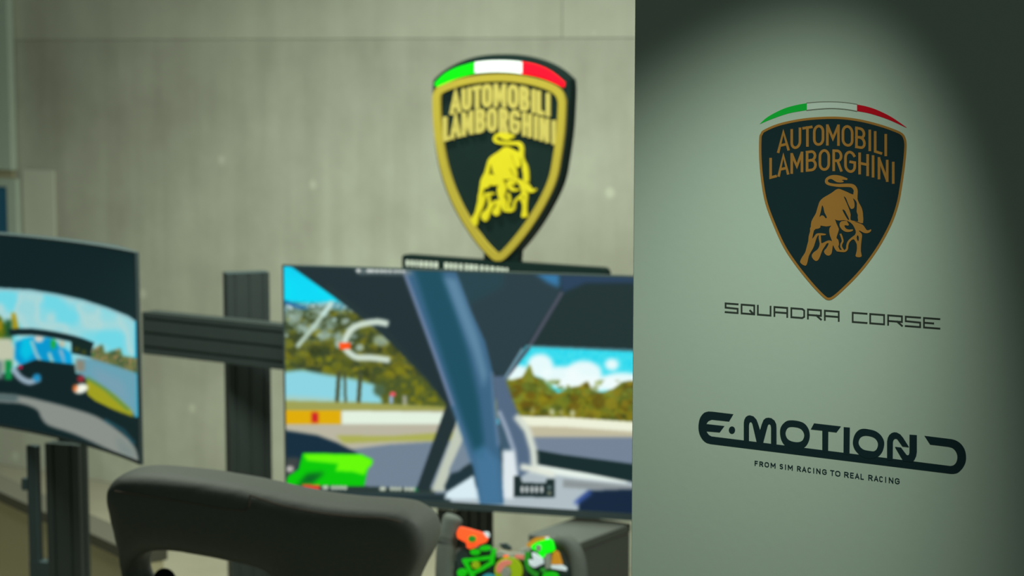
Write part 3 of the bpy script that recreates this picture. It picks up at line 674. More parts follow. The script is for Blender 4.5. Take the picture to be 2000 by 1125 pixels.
TV = Plane(at_depth(890, 740, 4.5), 16.4)
u0, v1 = TV.uv(551.5, 517); v0 = TV.uv(552.5, 972)[1]
TW = (v1 - v0) * 16 / 9 * 0.985; u1 = u0 + TW
TVC = TV.pt((u0 + u1) / 2, v0, -0.03)
tv = thing('flat_monitor', 'large flat monitor showing a cockpit view with a bright green car', 'monitor', TVC)
bz, bb = 0.004, 0.016
grid_screen('screen', lambda s, t: TV.pt(u0 + bz + (TW - 2 * bz) * s, v0 + bb + (v1 - v0 - bb - bz) * t, 0.0), 420, 250, T, tv, screen_mat('monitor_picture'))
bm = bmesh.new()
fr = lambda a, b, o: [TV.pt(a[0], a[1], o), TV.pt(b[0], a[1], o), TV.pt(b[0], b[1], o), TV.pt(a[0], b[1], o)]
prism3(bm, [fr((u0, v0), (u1, v1), 0.002), fr((u0 + bz, v0 + bb), (u1 - bz, v1 - bz), 0.002)], -TV.n * 0.012)
obj('bezel', bm, M['plastic'], tv)
bm = bmesh.new(); box(bm, TV.pt(u0 + .002, v0 + .002, -0.011), TV.u * (TW - .004), TV.v * (v1 - v0 - .004), -TV.n * 0.022)
obj('housing', bm, M['plastic'], tv, bevel=0.004)
bm = bmesh.new(); box(bm, TV.pt(u0 + TW * .3, v0 + .08, -0.033), TV.u * (TW * .34), TV.v * .24, -TV.n * 0.03)
obj('mount_plate', bm, M['plastic'], tv, bevel=0.003)

# ------------------------------------------------------------------ aluminium profile frame
def profile(bm, p0, axis, wdir, ddir, w, d, nw, nd=1, slot=0.008, deep=0.0035):
    """extrude a T-slot style section: w along wdir with nw slots per side, d along ddir with nd slots"""
    out = []
    def side(n, ln, fn):
        for i in range(n):
            c = (i + .5) * ln / n
            out.extend([fn(c - slot / 2, 0), fn(c - slot / 2, deep), fn(c + slot / 2, deep), fn(c + slot / 2, 0)])
    out.append((0, 0)); side(nw, w, lambda s, k: (s, k))
    out.append((w, 0)); side(nd, d, lambda s, k: (w - k, s))
    out.append((w, d)); side(nw, w, lambda s, k: (w - s, d - k))
    out.append((0, d)); side(nd, d, lambda s, k: (k, d - s))
    prism3(bm, [[p0 + wdir * a + ddir * b for a, b in out]], axis)
def rot(yaw): a = math.radians(yaw); return Vector((math.cos(a), -math.sin(a), 0)), Vector((math.sin(a), math.cos(a), 0))
rigu, rigd = rot(34.5)

# cross beam, left of the flat monitor
BEAM = Plane(at_depth(552, 675, 4.86), 34.5)
b0 = BEAM.at(279, 609); b0b = BEAM.at(281, 691); hb = b0.z - b0b.z
blen = (BEAM.at(552, 632) - b0).dot(BEAM.u) + 0.42
broot = thing('cross_beam', 'dark grooved horizontal metal beam between the two monitors', 'beam', b0b)
bm = bmesh.new(); profile(bm, Vector((b0b.x, b0b.y, b0.z - hb)), BEAM.u * blen, Vector((0, 0, 1)), -BEAM.n, hb, 0.045, 3, 1)
obj('profile', bm, M['alu'], broot)
bm = bmesh.new(); box(bm, b0b - BEAM.u * 0.004 + Vector((0, 0, .001)), BEAM.u * 0.004, Vector((0, 0, hb - .002)), -BEAM.n * 0.045)
obj('end_cap', bm, M['plastic'], broot)

# upright behind the beam
UPR = Plane(at_depth(486, 600, 5.07), -20)
q0 = UPR.at(443.5, 537); q1 = UPR.at(526, 534)
wu = (q1 - q0).dot(UPR.u); zt = q0.z
uroot = thing('upright_post', 'dark grooved upright metal post crossing behind the beam', 'post', (q0.x, q0.y, 0))
bm = bmesh.new(); profile(bm, Vector((q0.x, q0.y, 0)), Vector((0, 0, zt)), UPR.u, -UPR.n, wu, 0.05, 3, 1)
obj('profile', bm, M['alu'], uroot)
bm = bmesh.new(); box(bm, Vector((q0.x, q0.y, zt)), UPR.u * wu, -UPR.n * 0.05, Vector((0, 0, 0.003)))
obj('end_cap', bm, M['plastic'], uroot)
bm = bmesh.new(); box(bm, Vector((q0.x, q0.y, 0)) - UPR.u * .06 + UPR.n * .08, UPR.u * (wu + .12), -UPR.n * 0.21, Vector((0, 0, 0.012)))
obj('foot_plate', bm, M['alu'], uroot)

# monitor stand under the flat monitor
c0 = at_depth(887, 999, 4.66); zc = c0.z
left_w = 0.048; right_w = 0.155
croot = thing('monitor_stand', 'short dark metal post under the flat monitor behind the steering wheel', 'stand', (c0.x, c0.y, 0))
bm = bmesh.new(); profile(bm, Vector((c0.x, c0.y, 0)) - rigu * left_w, Vector((0, 0, zc)), rigu, rigd, left_w, right_w, 1, 4)
obj('profile', bm, M['alu'], croot)
bm = bmesh.new(); box(bm, Vector((c0.x, c0.y, zc)) - rigu * left_w, rigu * left_w, rigd * right_w, Vector((0, 0, .004)))
obj('end_cap', bm, M['grey_part'], croot)
bm = bmesh.new(); box(bm, Vector((c0.x, c0.y, zc + .004)) - rigu * (left_w - .006) + rigd * .05, rigu * .036, rigd * 0.05, Vector((0, 0, .22)))
box(bm, Vector((c0.x, c0.y, zc + .17)) - rigu * (left_w - .006) - rigd * .04, rigu * .036, rigd * 0.09, Vector((0, 0, .04)))
obj('bracket', bm, M['plastic'], croot)
bm = bmesh.new(); box(bm, Vector((c0.x, c0.y, 0)) - rigu * .2 - rigd * .05, rigu * .35, rigd * .32, Vector((0, 0, .012)))
obj('foot_plate', bm, M['alu'], croot)

# ------------------------------------------------------------------ shield sign on its bar
CR = Plane(at_depth(978, 320, 4.86), 34.5)
CZ = lambda X, Y: (780 + X / 5.358, 90 + Y / 5.358)
croot2 = thing('shield_sign', 'glowing black and gold shield sign with bull, standing above the flat monitor', 'sign', CR.at(984, 545))
PL = [(846, 158), (855, 148), (872, 135), (895, 122.5), (921, 113), (950, 107.7), (980, 106), (1010, 108), (1040, 114), (1068, 124), (1092, 138), (1112, 156), (1113.5, 175), (1112, 215), (1109, 258), (1102, 308), (1093, 354), (1073, 399), (1046, 444), (1017, 482), (988, 511), (975, 514), (961, 509), (931, 477), (900, 431), (877, 386), (861, 340), (851, 290), (846.5, 235), (845, 185)]
bm = bmesh.new(); shape(bm, CR, [smooth_loop(PL, 4, corners=(0, 11))], 0, 0.028)
plate = obj('back_plate', bm, M['black'], croot2)
RG = [(848, 194.5), (851, 180), (860, 169), (892, 156), (929, 147.8), (976, 144.3), (1019, 147.2), (1060, 156), (1088, 167.5), (1101, 179.6), (1107, 194.5), (1107.5, 213), (1104.8, 258), (1098, 308), (1089, 352), (1069, 396.7), (1042, 441), (1013, 479), (988, 505), (975.6, 509), (963, 504), (935.6, 474.4), (904.4, 427.8), (882, 383), (866.7, 339), (856.7, 294.4), (850, 243)]
RGs = smooth_loop(RG, 5)
bm = bmesh.new(); shape(bm, CR, [RGs, inset(RGs, 14.5)], 0.008, 0.0075); obj('border', bm, M['gold_em'], plate)
T1c = [(540, 478), (700, 440), (920, 396), (1050, 388), (1190, 398), (1320, 423), (1440, 458), (1575, 492)]
B1c = [(540, 722), (700, 676), (920, 642), (1050, 637), (1190, 650), (1320, 680), (1440, 706), (1575, 740)]
T2c = [(470, 745), (600, 710), (750, 678), (870, 656), (980, 647), (1100, 652), (1220, 667), (1340, 697), (1480, 737), (1640, 780)]
B2c = [(470, 1003), (600, 963), (750, 925), (870, 906), (980, 900), (1100, 905), (1220, 920), (1340, 946), (1480, 986), (1640, 1033)]
M['pale_em'] = mat('lit_pale_gold', (0.36, 0.31, 0.07), 0.6, spec=0.08, emit=(0.55, 0.47, 0.14), emit_s=0.2)
emblem_words(CR, 0.006, 0.0055, 7.6, plate, M['pale_em'], (lambda x: 540 + (x - 390) * .963, lambda x: 470 + (x - 315) * .955), T1c, B1c, T2c, B2c, CZ)
bull(CR, lambda X, Y: (922 + (X - 150) / 1557 * 127, 259 + (Y - 78) / 1987 * 182), 1 / 11.6, 0.007, 0.0065, M['bull_em'], plate)
def fl(m, top, bot):
    bm = bmesh.new(); fbar(bm, CR, smooth_loop(top, 4, False), smooth_loop(bot, 4, False), 0.005, 0.0045); obj('flag_stripe', bm, M[m], plate)
fl('green_em', [(851, 163), (869.6, 145), (895.7, 131.5), (929, 121.7)], [(854, 169.5), (866, 165.5), (893, 153), (929, 143)])
fl('white_em', [(930, 121.5), (953, 119), (976, 118.2), (1000, 119), (1021, 121)], [(930, 142.5), (953, 140.5), (976, 140), (1000, 141), (1021, 143.6)])
fl('red_em', [(1022, 121), (1050, 127), (1078, 140), (1104, 161)], [(1022, 143.6), (1051, 148.8), (1079, 158.5), (1103, 170)])
bm = bmesh.new(); shape(bm, CR, [[(944, 486), (1011, 486), (1007, 545), (940, 545)]], -0.004, 0.02); obj('stem', bm, M['black'], croot2)
bm = bmesh.new()
shape(bm, CR, [[(788, 549), (788, 502), (790, 498), (794, 496.6), (960, 508.5), (1174, 523), (1180, 525.5), (1184, 532), (1185, 560)]], 0.006, 0.026)
sbar = obj('base_bar', bm, M['black'], croot2)
bm = bmesh.new(); yy = lambda x: 515 + .068 * (x - 825)
for x0, x1 in ((a_ + .6, b_ - .8) for a_, b_ in ((796, 803), (805, 812), (814, 820), (822, 830), (832, 840), (842, 849), (851, 859), (871, 879), (881, 888), (890, 897), (900, 907), (911, 918), (920, 928), (930, 937), (941, 948), (951, 958), (961, 969), (972, 979), (981, 988), (990, 996))):
    h = 5.6 - max(0, x1 - 930) * .035
    shape(bm, CR, [[(x0, yy(x0) - h), (x1, yy(x1) - h), (x1, yy(x1) + h), (x0, yy(x0) + h)]], 0.0075, 0.0012)
obj('lettering', bm, M['white_letter'], sbar, label='small white lettering half hidden by the monitor')
for px in (900, 1060):
    bm = bmesh.new(); p = CR.at(px, 545, -0.012); box(bm, p - CR.u * .02, CR.u * .04, -CR.n * .012, Vector((0, 0, -(p.z - b0.z) - .05)))
    obj('bracket', bm, M['black'], croot2)

# ------------------------------------------------------------------ curved monitor, left
L = Paint(-620, 420, 290, 930, (14, 34, 37))
L.tex([(-620, 545), (-300, 552), (-10, 562), (-10, 720), (-620, 700)], [(112, 214, 228), (134, 214, 224), (172, 214, 214)], 40, 16, 1)
L.blobs([(-620, 612), (-500, 600), (-380, 618), (-250, 605), (-120, 622), (-10, 612), (-10, 670), (-620, 660)], [(70, 100, 30), (110, 112, 24), (52, 78, 36), (130, 126, 30)], 260, 7, 18, 51, .85)
L.fill([(-620, 652), (-10, 662), (-10, 676), (-620, 666)], (222, 232, 218), 2)
L.fill([(-620, 666), (-10, 676), (-10, 694), (-620, 690)], (158, 158, 60), 2)
L.fill([(-620, 688), (-10, 692), (-10, 770), (-620, 745)], (112, 150, 166), 2)
L.fill([(-620, 742), (-10, 736), (-10, 772), (-620, 765)], (16, 38, 42), 2)
L.fill([(-620, 765), (-10, 770), (-10, 784), (-620, 778)], (78, 100, 100), 2)
L.fill([(-12, 562), (60, 566), (110, 574), (160, 585), (210, 601), (250, 617), (267, 629), (267, 730), (-10, 730)], (128, 214, 224), 1)
L.tex([(-10, 566), (60, 570), (110, 578), (160, 589), (210, 605), (250, 620), (264, 632), (264, 720), (-10, 720)], [(112, 214, 228), (134, 214, 224), (172, 214, 214), (150, 212, 218)], 40, 6, 4)
L.line([(-10, 565), (60, 569), (110, 577), (160, 588), (210, 604), (250, 620), (266, 631)], 3, (150, 180, 185), 1)
L.fill([(264, 626), (272, 630), (272, 815), (264, 815)], (0, 165, 205), 1)
L.tex([(-10, 612), (2, 618), (8, 630), (20, 640), (20, 665), (-10, 665)], [(120, 110, 10), (70, 110, 20), (150, 130, 20)], 10, 7, 2)
L.fill([(22, 610), (30, 612), (38, 645), (24, 645)], (170, 150, 20), 2); L.fill([(10, 625), (24, 625), (24, 668), (8, 668)], (30, 85, 45), 3)
L.tex([(178, 684), (200, 672), (205, 690), (235, 680), (240, 695), (270, 700), (270, 730), (178, 712)], [(110, 115, 60), (60, 90, 60), (160, 130, 80), (70, 110, 60)], 9, 9, 2)
L.fill([(150, 700), (178, 700), (225, 714), (268, 730), (268, 816), (250, 802), (205, 768), (165, 738), (148, 725)], (104, 160, 178), 2)
L.fill([(180, 715), (240, 745), (255, 790), (190, 745)], (124, 158, 176), 6, .7)
L.fill([(168, 740), (185, 745), (225, 772), (256, 800), (262, 815), (220, 800), (170, 782)], (158, 158, 30), 2)
L.line([(170, 738), (205, 760), (250, 800)], 5, (90, 140, 70), 2)
# the car ahead
L.fill([(-10, 662), (22, 660), (30, 690), (22, 720), (-10, 735)], (190, 196, 170), 3)
L.fill([(30, 668), (60, 658), (100, 660), (138, 690), (142, 712), (110, 715), (70, 705), (40, 714), (28, 700)], (0, 150, 205), 2)
L.fill([(44, 660), (62, 662), (66, 690), (50, 705), (38, 690)], (0, 190, 225), 3)
L.line([(62, 666), (70, 690), (80, 708)], 5, (190, 205, 200), 2); L.fill(ell(76, 662, 9, 7), (205, 205, 195), 2); L.fill(ell(104, 672, 5, 10), (30, 170, 50), 2)
L.fill(ell(121, 672, 6, 7), (190, 190, 165), 2); L.line([(118, 684), (128, 710)], 7, (140, 180, 205), 2); L.fill(ell(132, 700, 6, 14), (0, 165, 225), 2)
L.line([(96, 690), (104, 712)], 5, (190, 215, 195), 2)
L.line(smooth_loop([(22, 649), (60, 648), (105, 654), (150, 664), (178, 674)], 4, False), 13, (14, 36, 40), 1)
L.fill([(140, 660), (180, 672), (178, 698), (140, 690)], (16, 38, 36), 1); L.fill(ell(150, 682, 6, 5), (60, 66, 20), 2); L.fill(ell(164, 688, 5, 5), (66, 74, 20), 2)
L.fill([(-10, 735), (25, 728), (35, 715), (70, 702), (110, 708), (146, 712), (150, 745), (170, 770), (185, 782), (235, 808), (270, 822), (270, 870), (230, 840), (160, 810), (80, 785), (-10, 772)], (13, 34, 37), 1)
L.fill([(10, 704), (24, 704), (24, 742), (10, 742)], (10, 140, 70), 2); L.fill([(-10, 705), (6, 705), (6, 740), (-10, 740)], (110, 135, 130), 3)
L.line(smooth_loop([(27, 722), (40, 738), (58, 746), (74, 740)], 4, False), 11, (150, 172, 188), 2); L.fill(ell(72, 738, 8, 8), (30, 140, 190), 2); L.fill(ell(40, 717, 4, 4), (190, 30, 80), 1)
L.fill(ell(158, 740, 7, 7), (150, 40, 50), 2); L.fill(ell(158, 759, 14, 9, 20, -.3), (242, 246, 230), 2); L.fill(ell(147, 758, 5, 7), (235, 110, 40), 2, .8); L.fill([(148, 702), (166, 704), (166, 726), (148, 726)], (150, 120, 90), 3, .7)
# the bottom strip
L.fill(smooth_loop([(-10, 770), (40, 773), (90, 784), (140, 797), (190, 814), (230, 840), (255, 862), (268, 885), (268, 906), (240, 892), (190, 868), (140, 846), (95, 831), (80, 815), (72, 800), (40, 788), (-10, 784)], 3), (136, 142, 136), 2)
L.fill([(-10, 770), (34, 772), (36, 784), (-10, 782)], (78, 100, 100), 3)
L.fill([(225, 850), (262, 880), (262, 898), (235, 885)], (118, 134, 130), 5, .8)
L.line([(205, 820), (240, 840), (262, 866)], 5, (40, 110, 130), 2, .6)
RC = 1.6; ANG = math.radians(57.5)
rx0 = at_depth(270.5, 700, 4.2)
zt_m = (CAM + ray(269, 493) * (rx0.y / ray(269, 493).y)).z; zb_m = (CAM + ray(270, 908) * (rx0.y / ray(270, 908).y)).z
def arcpt(s, z, off=0.0):
    """s metres from the right-hand end along the curve"""
    tx = Vector((math.cos(ANG), -math.sin(ANG), 0)); nrm = Vector((-math.sin(ANG), -math.cos(ANG), 0))
    c = Vector((rx0.x, rx0.y, 0)) + nrm * RC
    a = s / RC
    r = (-nrm) * math.cos(a) - tx * math.sin(a)
    p = c + r * (RC - off)
    return Vector((p.x, p.y, z))
CW = 1.19
cm = arcpt(CW / 2, zb_m, -0.03)
cur = thing('curved_monitor', 'curved monitor at the left edge showing a black car on a track', 'monitor', cm)
grid_screen('screen', lambda s, t: arcpt(CW - .004 - (CW - .008) * s, zb_m + .007 + (zt_m - zb_m - .011) * t), 480, 220, L, cur, screen_mat('curved_picture'))
def curved_shell(bm, s0, s1, z0, z1, o0, o1, n=40, taper=False):
    rr = []
    for i in range(n + 1):
        s = s0 + (s1 - s0) * i / n
        e = o0 + (o1 - o0) * (min(1.0, 0.12 + s / 0.2) if taper else 1.0)
        rr.append([bm.verts.new(arcpt(s, z, o)) for z, o in ((z0, o0), (z1, o0), (z1, e), (z0, e))])
    for a, b in zip(rr, rr[1:]):
        for k in range(4): bm.faces.new([a[k], a[(k + 1) % 4], b[(k + 1) % 4], b[k]])
    bm.faces.new(rr[0]); bm.faces.new(rr[-1][::-1])
bm = bmesh.new(); curved_shell(bm, 0, CW, zb_m, zt_m, -0.002, -0.035, 60, True); obj('housing', bm, M['plastic'], cur)
bm = bmesh.new()
curved_shell(bm, 0, CW, zt_m - .004, zt_m, 0.002, -0.002); curved_shell(bm, 0, CW, zb_m, zb_m + .007, 0.002, -0.002)
curved_shell(bm, 0, .004, zb_m + .007, zt_m - .004, 0.002, -0.002, 1); curved_shell(bm, CW - .004, CW, zb_m + .007, zt_m - .004, 0.002, -0.002, 1)
obj('bezel', bm, M['plastic'], cur)
# its stand: a broad post and a thin one
LP_ = Plane(at_depth(122, 1000, 4.62), 20)
a0 = LP_.at(91, 1000); a1 = LP_.at(156, 1000); wl = (a1 - a0).dot(LP_.u)
lroot = thing('monitor_stand', 'dark metal stand with a broad and a thin post under the curved monitor', 'stand', (a0.x, a0.y, 0))
ztop = LP_.at(122, 868).z
bm = bmesh.new(); profile(bm, Vector((a0.x, a0.y, 0)), Vector((0, 0, ztop)), LP_.u, -LP_.n, wl, 0.04, 2, 1)
obj('profile', bm, M['alu'], lroot)
t0, t1 = LP_.at(54, 1000), LP_.at(73, 1000)
bm = bmesh.new(); box(bm, Vector((t0.x, t0.y, 0)), LP_.u * (t1 - t0).dot(LP_.u), -LP_.n * .02, Vector((0, 0, LP_.at(60, 871).z)))
obj('thin_post', bm, M['plastic'], lroot, bevel=.002)
zj = LP_.at(80, 1097).z
bm = bmesh.new(); box(bm, Vector((t0.x, t0.y, zj - .12)) + LP_.n * .001, LP_.u * (a0 - t0).dot(LP_.u), -LP_.n * .03, Vector((0, 0, .12)))
obj('joint_plate', bm, M['plastic'], lroot, bevel=.002)
cl = LP_.at(46, 945)
bm = bmesh.new(); box(bm, LP_.at(41, 958), LP_.u * (t0 - cl).dot(LP_.u) * 1.5, -LP_.n * .02, Vector((0, 0, .028))); obj('cable_clip', bm, M['plastic'], lroot, bevel=.003)
pm = arcpt(.42, ztop, -.03)
bm = bmesh.new(); box(bm, Vector((a0.x, a0.y, ztop - .04)) + LP_.u * .01 - LP_.n * .04, LP_.u * .05, -LP_.n * .03, Vector((0, 0, .22)))
obj('bracket', bm, M['plastic'], lroot)
bm = bmesh.new(); box(bm, Vector((a0.x, a0.y, 0)) - LP_.u * .12 + LP_.n * .08, LP_.u * .36, -LP_.n * .25, Vector((0, 0, .012))); obj('foot_plate', bm, M['alu'], lroot)

# ------------------------------------------------------------------ low boxes behind the rigs
ZB = 0.40
f0, f1 = at_z(-120, 905, ZB), at_z(262, 1080, ZB); k0, k1 = at_z(-120, 850, ZB), at_z(262, 1041, ZB)
dirv = (f1 - f0); perp = Vector((dirv.y, -dirv.x, 0)).normalized()
if perp.dot(k1 - f1) < 0: perp = -perp
dep = (k1 - f1).dot(perp)
hr = thing('low_bench', 'low pale-topped bench behind the curved monitor stand', 'bench', (f0 + dirv * .5 + perp * dep / 2) * 1 - Vector((0, 0, ZB)))
bm = bmesh.new(); box(bm, f0 - Vector((0, 0, .03)), dirv, perp * dep, Vector((0, 0, .03))); obj('top', bm, M['bench'], hr, bevel=.003)
bm = bmesh.new(); box(bm, f0 + perp * .01 - Vector((0, 0, ZB)) + dirv * .003, dirv * .994, perp * (dep - .02), Vector((0, 0, ZB - .03))); obj('body', bm, M['bench_side'], hr)

g0 = at_depth(1135, 1058, 4.28); zg = g0.z
gl = at_z(1033, 1042, zg); gr = at_z(1235, 1025, zg)
e1 = (gl - g0); e2 = Vector((-e1.y, e1.x, 0))
if e2.dot(gr - g0) < 0: e2 = -e2
e2 = e2.normalized() * (gr - g0).length * 1.05
cr = thing('grey_cabinet', 'plain grey box cabinet below the flat monitor, right of the steering wheel', 'cabinet', Vector((g0.x, g0.y, 0)) + (e1 + e2) / 2)
bm = bmesh.new(); box(bm, Vector((g0.x, g0.y, 0)), e1, e2, Vector((0, 0, zg - .02))); obj('body', bm, M['box'], cr, bevel=.003)
bm = bmesh.new(); box(bm, Vector((g0.x, g0.y, zg - .02)) - (e1 + e2).normalized() * .003, e1 * 1.02, e2 * 1.02, Vector((0, 0, .02))); obj('top', bm, M['box'], cr, bevel=.004)

# things on the wall, far left
def wall_box(px0, px1, py0, py1, off, th):
    a, b = WALL.uv(px0, py1), WALL.uv(px1, py0); bm = bmesh.new()
    box(bm, WALL.pt(a[0], a[1], off), WALL.u * (b[0] - a[0]), WALL.v * (b[1] - a[1]), WALL.n * th); return bm
wb = thing('wall_board', 'pale board hung on the concrete wall at the left edge', 'board', WALL.at(-40, 326))
obj('board', wall_box(-130, 25, -120, 324, 0.008, .03), M['white_board'], wb, bevel=.003)
obj('trim', wall_box(-130, 33, 326, 340, 0.008, .012), M['bench_side'], wb, bevel=.002)
ws = thing('wall_screen', 'dark blue screen in a pale frame above the curved monitor, left edge', 'screen', WALL.at(-60, 520))
bm = bmesh.new()
a, b = WALL.uv(-220, 520), WALL.uv(43, 349); a2, b2 = WALL.uv(-200, 505), WALL.uv(24, 364)
rc = lambda p, q: [WALL.pt(p[0], p[1], .03), WALL.pt(q[0], p[1], .03), WALL.pt(q[0], q[1], .03), WALL.pt(p[0], q[1], .03)]
prism3(bm, [rc(a, b), rc(a2, b2)], -WALL.n * .021); obj('frame', bm, M['white_board'], ws, bevel=.002)
M['dark_blue'] = mat('dark_blue_glass', (0.01, 0.05, 0.075), 0.2, emit=(0.004, 0.025, 0.04), emit_s=0.8)
obj('glass', wall_box(-200, 24, 364, 505, .009, .006), M['dark_blue'], ws)

# ------------------------------------------------------------------ racing seat seen from behind
SE = Plane(at_depth(530, 1010, 3.2), 15)
seat = thing('racing_seat', 'dark grey leather racing seat seen from behind in the foreground', 'seat', (SE.o.x, SE.o.y, 0))
ST = [(209, 985), (205, 964), (211, 948), (230, 938), (275, 937), (330, 942), (390, 950), (440, 958), (490, 968), (545, 981), (600, 991), (650, 999), (705, 1003), (755, 1004), (788, 1011), (811, 1028), (820, 1054), (815, 1086), (795, 1116), (778, 1150), (765, 1200), (765, 1300), (752, 1480), (700, 1530), (330, 1500), (270, 1440), (255, 1300), (246, 1200), (238, 1125), (224, 1050)]
HO = [(238, 1132), (243, 1108), (256, 1092), (280, 1083), (335, 1086), (420, 1101), (490, 1117), (535, 1135), (520, 1175), (470, 1195), (330, 1175), (256, 1158)]
bm = bmesh.new(); shape(bm, SE, [inset(smooth_loop(ST, 6), -11.0), smooth_loop(HO, 5)], 0.006, 0.125)
bk = obj('backrest', bm, M['leather'], seat)
md = bk.modifiers.new('remesh', 'REMESH'); md.mode = 'VOXEL'; md.voxel_size = 0.007; md.use_smooth_shade = True
md = bk.modifiers.new('smooth', 'SMOOTH'); md.factor = 0.5; md.iterations = 110
for pts in ([(490, 966), (545, 984), (600, 996), (650, 1004), (705, 1009), (752, 1011), (785, 1019)],
            [(226, 958), (300, 969), (380, 982), (440, 992), (478, 996)],
            [(478, 996), (487, 988), (491, 966)]):
    bm = bmesh.new(); tube(bm, [SE.at(x, y, .0045) for x, y in smooth_loop(pts, 5, False)], 0.0011, 8); obj('seam', bm, M['seam'], bk)
bm = bmesh.new(); p = Plane(SE.o - SE.n * .07, 15).at(322, 1133); ball(bm, p, .02, (SE.n, .6)); obj('belt_guide', bm, M['black'], seat, smooth=True)
sn = -SE.n
bm = bmesh.new(); o_ = Vector((SE.o.x, SE.o.y, .3)) + sn * .08 - SE.u * .22
box(bm, o_, SE.u * .44, sn * .5, Vector((0, 0, .12))); obj('seat_cushion', bm, M['leather'], seat, bevel=.035)
bm = bmesh.new(); box(bm, Vector((SE.o.x, SE.o.y, 0)) + sn * .05 - SE.u * .2, SE.u * .4, sn * .5, Vector((0, 0, .3))); obj('base_frame', bm, M['alu'], seat, bevel=.004)

# ------------------------------------------------------------------ steering wheel
WH = Plane(at_depth(1000, 1100, 4.02), 18, 14)
wz = lambda X, Y: (850 + X / 6.667, 985 + Y / 6.667)
wroot = thing('steering_wheel', 'formula style steering wheel with orange and green lit switches', 'steering wheel', WH.at(1005, 1230))
def wpart(name, polys, m, d=.006, off=.012, bevel=.0015, label=None):
    bm = bmesh.new()
    for l in polys: shape(bm, WH, l, off, d)
    return obj(name, bm, M[m], wroot, bevel=bevel, label=label)
wpart('face_plate', [[[(892, 1082), (905, 1070), (932, 1068), (958, 1072), (972, 1082), (1000, 1088), (1030, 1084), (1042, 1068), (1062, 1060), (1100, 1066), (1114, 1100), (1118, 1160), (1100, 1225), (910, 1225), (890, 1160)]]], 'carbon', .02, .006, .004)
wpart('upper_spoke', [[[wz(*p) for p in [(215, 615), (330, 560), (470, 590), (500, 690), (380, 740), (200, 750)]]]], 'grip', .018, .004, .003)
bm = bmesh.new(); tube(bm, [WH.at(x, y) for x, y in smooth_loop([(888, 1006), (882, 1022), (875, 1050), (871, 1090), (871, 1140), (884, 1195)], 5, False)], [.010, .016, .019] + [.0205] * 23, 16); obj('grip', bm, M['grip'], wroot, smooth=True)
bm = bmesh.new(); tube(bm, [WH.at(x, y) for x, y in smooth_loop([(1086, 1054), (1108, 1060), (1123, 1080), (1131, 1110), (1132, 1150), (1120, 1195)], 5, False)], [.010, .013, .015] + [.0165] * 23, 16); obj('grip', bm, M['grip'], wroot, smooth=True)
Wp = lambda pts: [[wz(*p) for p in pts]]
wpart('switch_panel', [Wp([(372, 292), (480, 318), (650, 368), (722, 450), (700, 492), (600, 530), (560, 560), (490, 585), (450, 562), (440, 502), (330, 442), (318, 380), (345, 312)])], 'led_orange', .008, .02, label='glowing orange switch panel')
wpart('knob', [Wp(ell(535, 452, 46, 44))], 'led_dark_green', .01, .03)
wpart('switch_tip', [Wp([(660, 362), (715, 358), (738, 395), (728, 440), (690, 420)])], 'led_white', .008, .018)
wpart('button', [Wp(ell(688, 572, 72, 36, rot=-.1))], 'led_green', .008, .02)
wpart('button', [Wp(ell(556, 624, 60, 38))], 'led_green', .008, .02)
bm = bmesh.new()
strokes(bm, WH, [([wz(*p) for p in [(420, 735), (600, 712), (780, 690), (800, 600)]], False), ([wz(*p) for p in [(780, 690), (770, 760), (640, 840), (530, 890)]], False), ([wz(*p) for p in [(420, 735), (470, 830), (520, 935)]], False)], 7.2, .02, .008)
obj('light_frame', bm, M['led_green'], wroot, label='green lit triangular outline')
wpart('button', [Wp(ell(570, 790, 46, 46))], 'led_lime', .01, .024); wpart('button', [Wp(ell(395, 893, 56, 56))], 'led_green', .012, .026)
wpart('button', [Wp(ell(735, 985, 92, 84))], 'led_blue', .01, .022)
wpart('top_trim', [Wp([(820, 640), (880, 600), (980, 640), (1080, 630), (1200, 640), (1195, 745), (1060, 720), (900, 690), (825, 700)])], 'grey_part', .01, .014)
wpart('sticker', [Wp([(1070, 655), (1190, 660), (1185, 720), (1065, 700)])], 'led_pink', .002, .016)
wpart('marker', [Wp([(925, 665), (990, 665), (985, 690), (925, 695)])], 'led_orange', .002, .018)
wpart('dial_ring', [[[wz(*p) for p in ell(992, 865, 176, 178, 36)], [wz(*p) for p in ell(975, 890, 62, 84, 36)]]], 'led_lime', .01, .022)
wpart('dial_arc', [Wp([(840, 850), (860, 780), (920, 735), (980, 720), (1050, 740), (1030, 790), (970, 800), (925, 850), (900, 900), (850, 890)])], 'led_pink', .003, .026)
wpart('dial_knob', [Wp(ell(975, 895, 55, 76))], 'grey_part', .014, .03)
wpart('paddle', [Wp([(800, 510), (900, 500), (965, 560), (950, 600), (860, 585)])], 'carbon', .01, -.01)
wpart('paddle', [Wp([(1060, 610), (1140, 560), (1260, 540), (1280, 590), (1200, 640), (1080, 650)])], 'grey_part', .01, -.01)
bm = bmesh.new(); strokes(bm, WH, [([wz(*p) for p in [(1245, 530), (1290, 490), (1350, 455), (1480, 440)]], False)], 7, .016, .008); obj('amber_arc', bm, M['led_amber'], wroot)
wpart('switch_panel', [Wp([(1350, 500), (1440, 470), (1520, 445), (1570, 478), (1597, 590), (1562, 622), (1480, 640), (1445, 705), (1400, 665), (1370, 620), (1300, 585), (1285, 545)])], 'led_bright_green', .008, .022, label='glowing bright green switch panel')
wpart('knob', [Wp(ell(1395, 572, 28, 44))], 'grey_part', .01, .03)
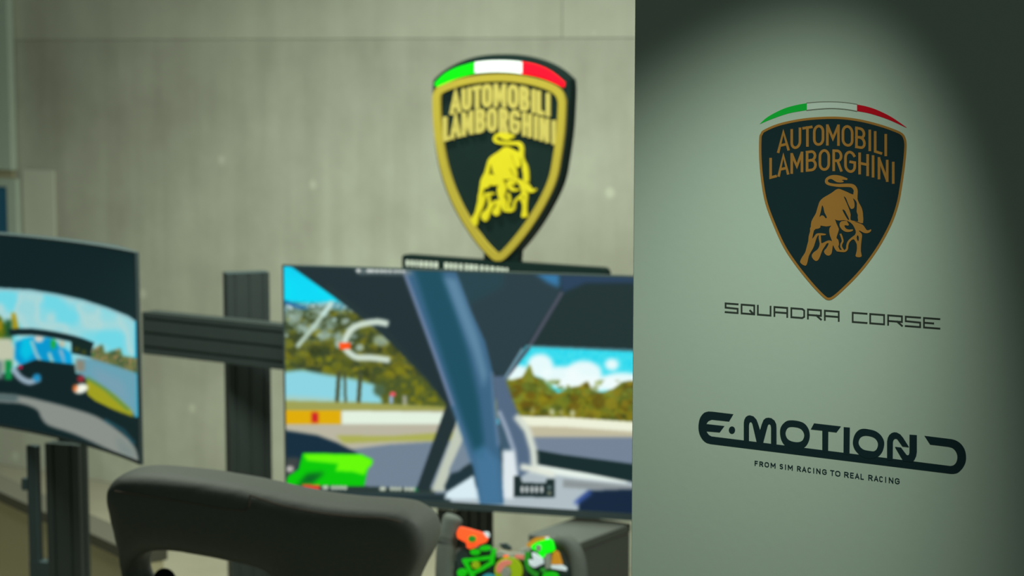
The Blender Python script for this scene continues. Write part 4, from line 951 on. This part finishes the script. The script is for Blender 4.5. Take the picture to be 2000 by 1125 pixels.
wpart('switch_tip', [Wp([(1470, 430), (1520, 425), (1530, 450), (1480, 465)])], 'led_white', .004, .024)
bm = bmesh.new(); strokes(bm, WH, [([wz(*p) for p in smooth_loop([(1235, 650), (1228, 760), (1262, 850), (1340, 910)], 4, False)], False)], 9, .018, .008); obj('light_frame', bm, M['led_dark_green'], wroot)
wpart('toggle', [Wp([(1305, 630), (1340, 632), (1440, 705), (1452, 770), (1335, 825), (1275, 785), (1265, 720), (1330, 740)])], 'led_white', .012, .028)
wpart('rocker', [Wp([(1460, 660), (1540, 640), (1545, 840), (1470, 850)])], 'grey_part', .008, .02)
wpart('rocker', [Wp([(1562, 640), (1610, 598), (1648, 640), (1692, 785), (1548, 785)])], 'led_amber', .008, .02)
wpart('light_bar', [Wp([(1548, 790), (1690, 790), (1752, 830), (1742, 868), (1550, 835)])], 'led_white', .006, .022)
wpart('button', [Wp(ell(1540, 935, 100, 60))], 'led_green', .01, .024)
wpart('light_frame', [Wp([(1390, 850), (1440, 820), (1480, 870), (1440, 900)])], 'led_dark_green', .006, .02)
hub = WH.at(1005, 1160, -.014)
bm = bmesh.new(); tube(bm, [hub, hub - WH.n * .07], .035, 20); obj('shaft', bm, M['plastic'], wroot, smooth=False)
# wheel base on its pedestal, below the frame
wbp = hub - WH.n * .07 + Vector((0, .012, 0))
wbase = thing('wheel_base', 'dark box that carries the steering wheel on a short pedestal', 'wheel base', (wbp.x, wbp.y, 0))
hu, hd = rot(18)
bm = bmesh.new(); box(bm, Vector((wbp.x, wbp.y, wbp.z - .09)) - hu * .06, hu * .12, hd * .11, Vector((0, 0, .13))); obj('housing', bm, M['plastic'], wbase, bevel=.006)
bm = bmesh.new(); box(bm, Vector((wbp.x, wbp.y, 0)) - hu * .04 + hd * .015, hu * .08, hd * .08, Vector((0, 0, wbp.z - .09))); obj('pedestal', bm, M['alu'], wbase, bevel=.003)
bm = bmesh.new(); box(bm, Vector((wbp.x, wbp.y, 0)) - hu * .1 - hd * .12, hu * .18, hd * .22, Vector((0, 0, .012))); obj('foot_plate', bm, M['alu'], wbase)
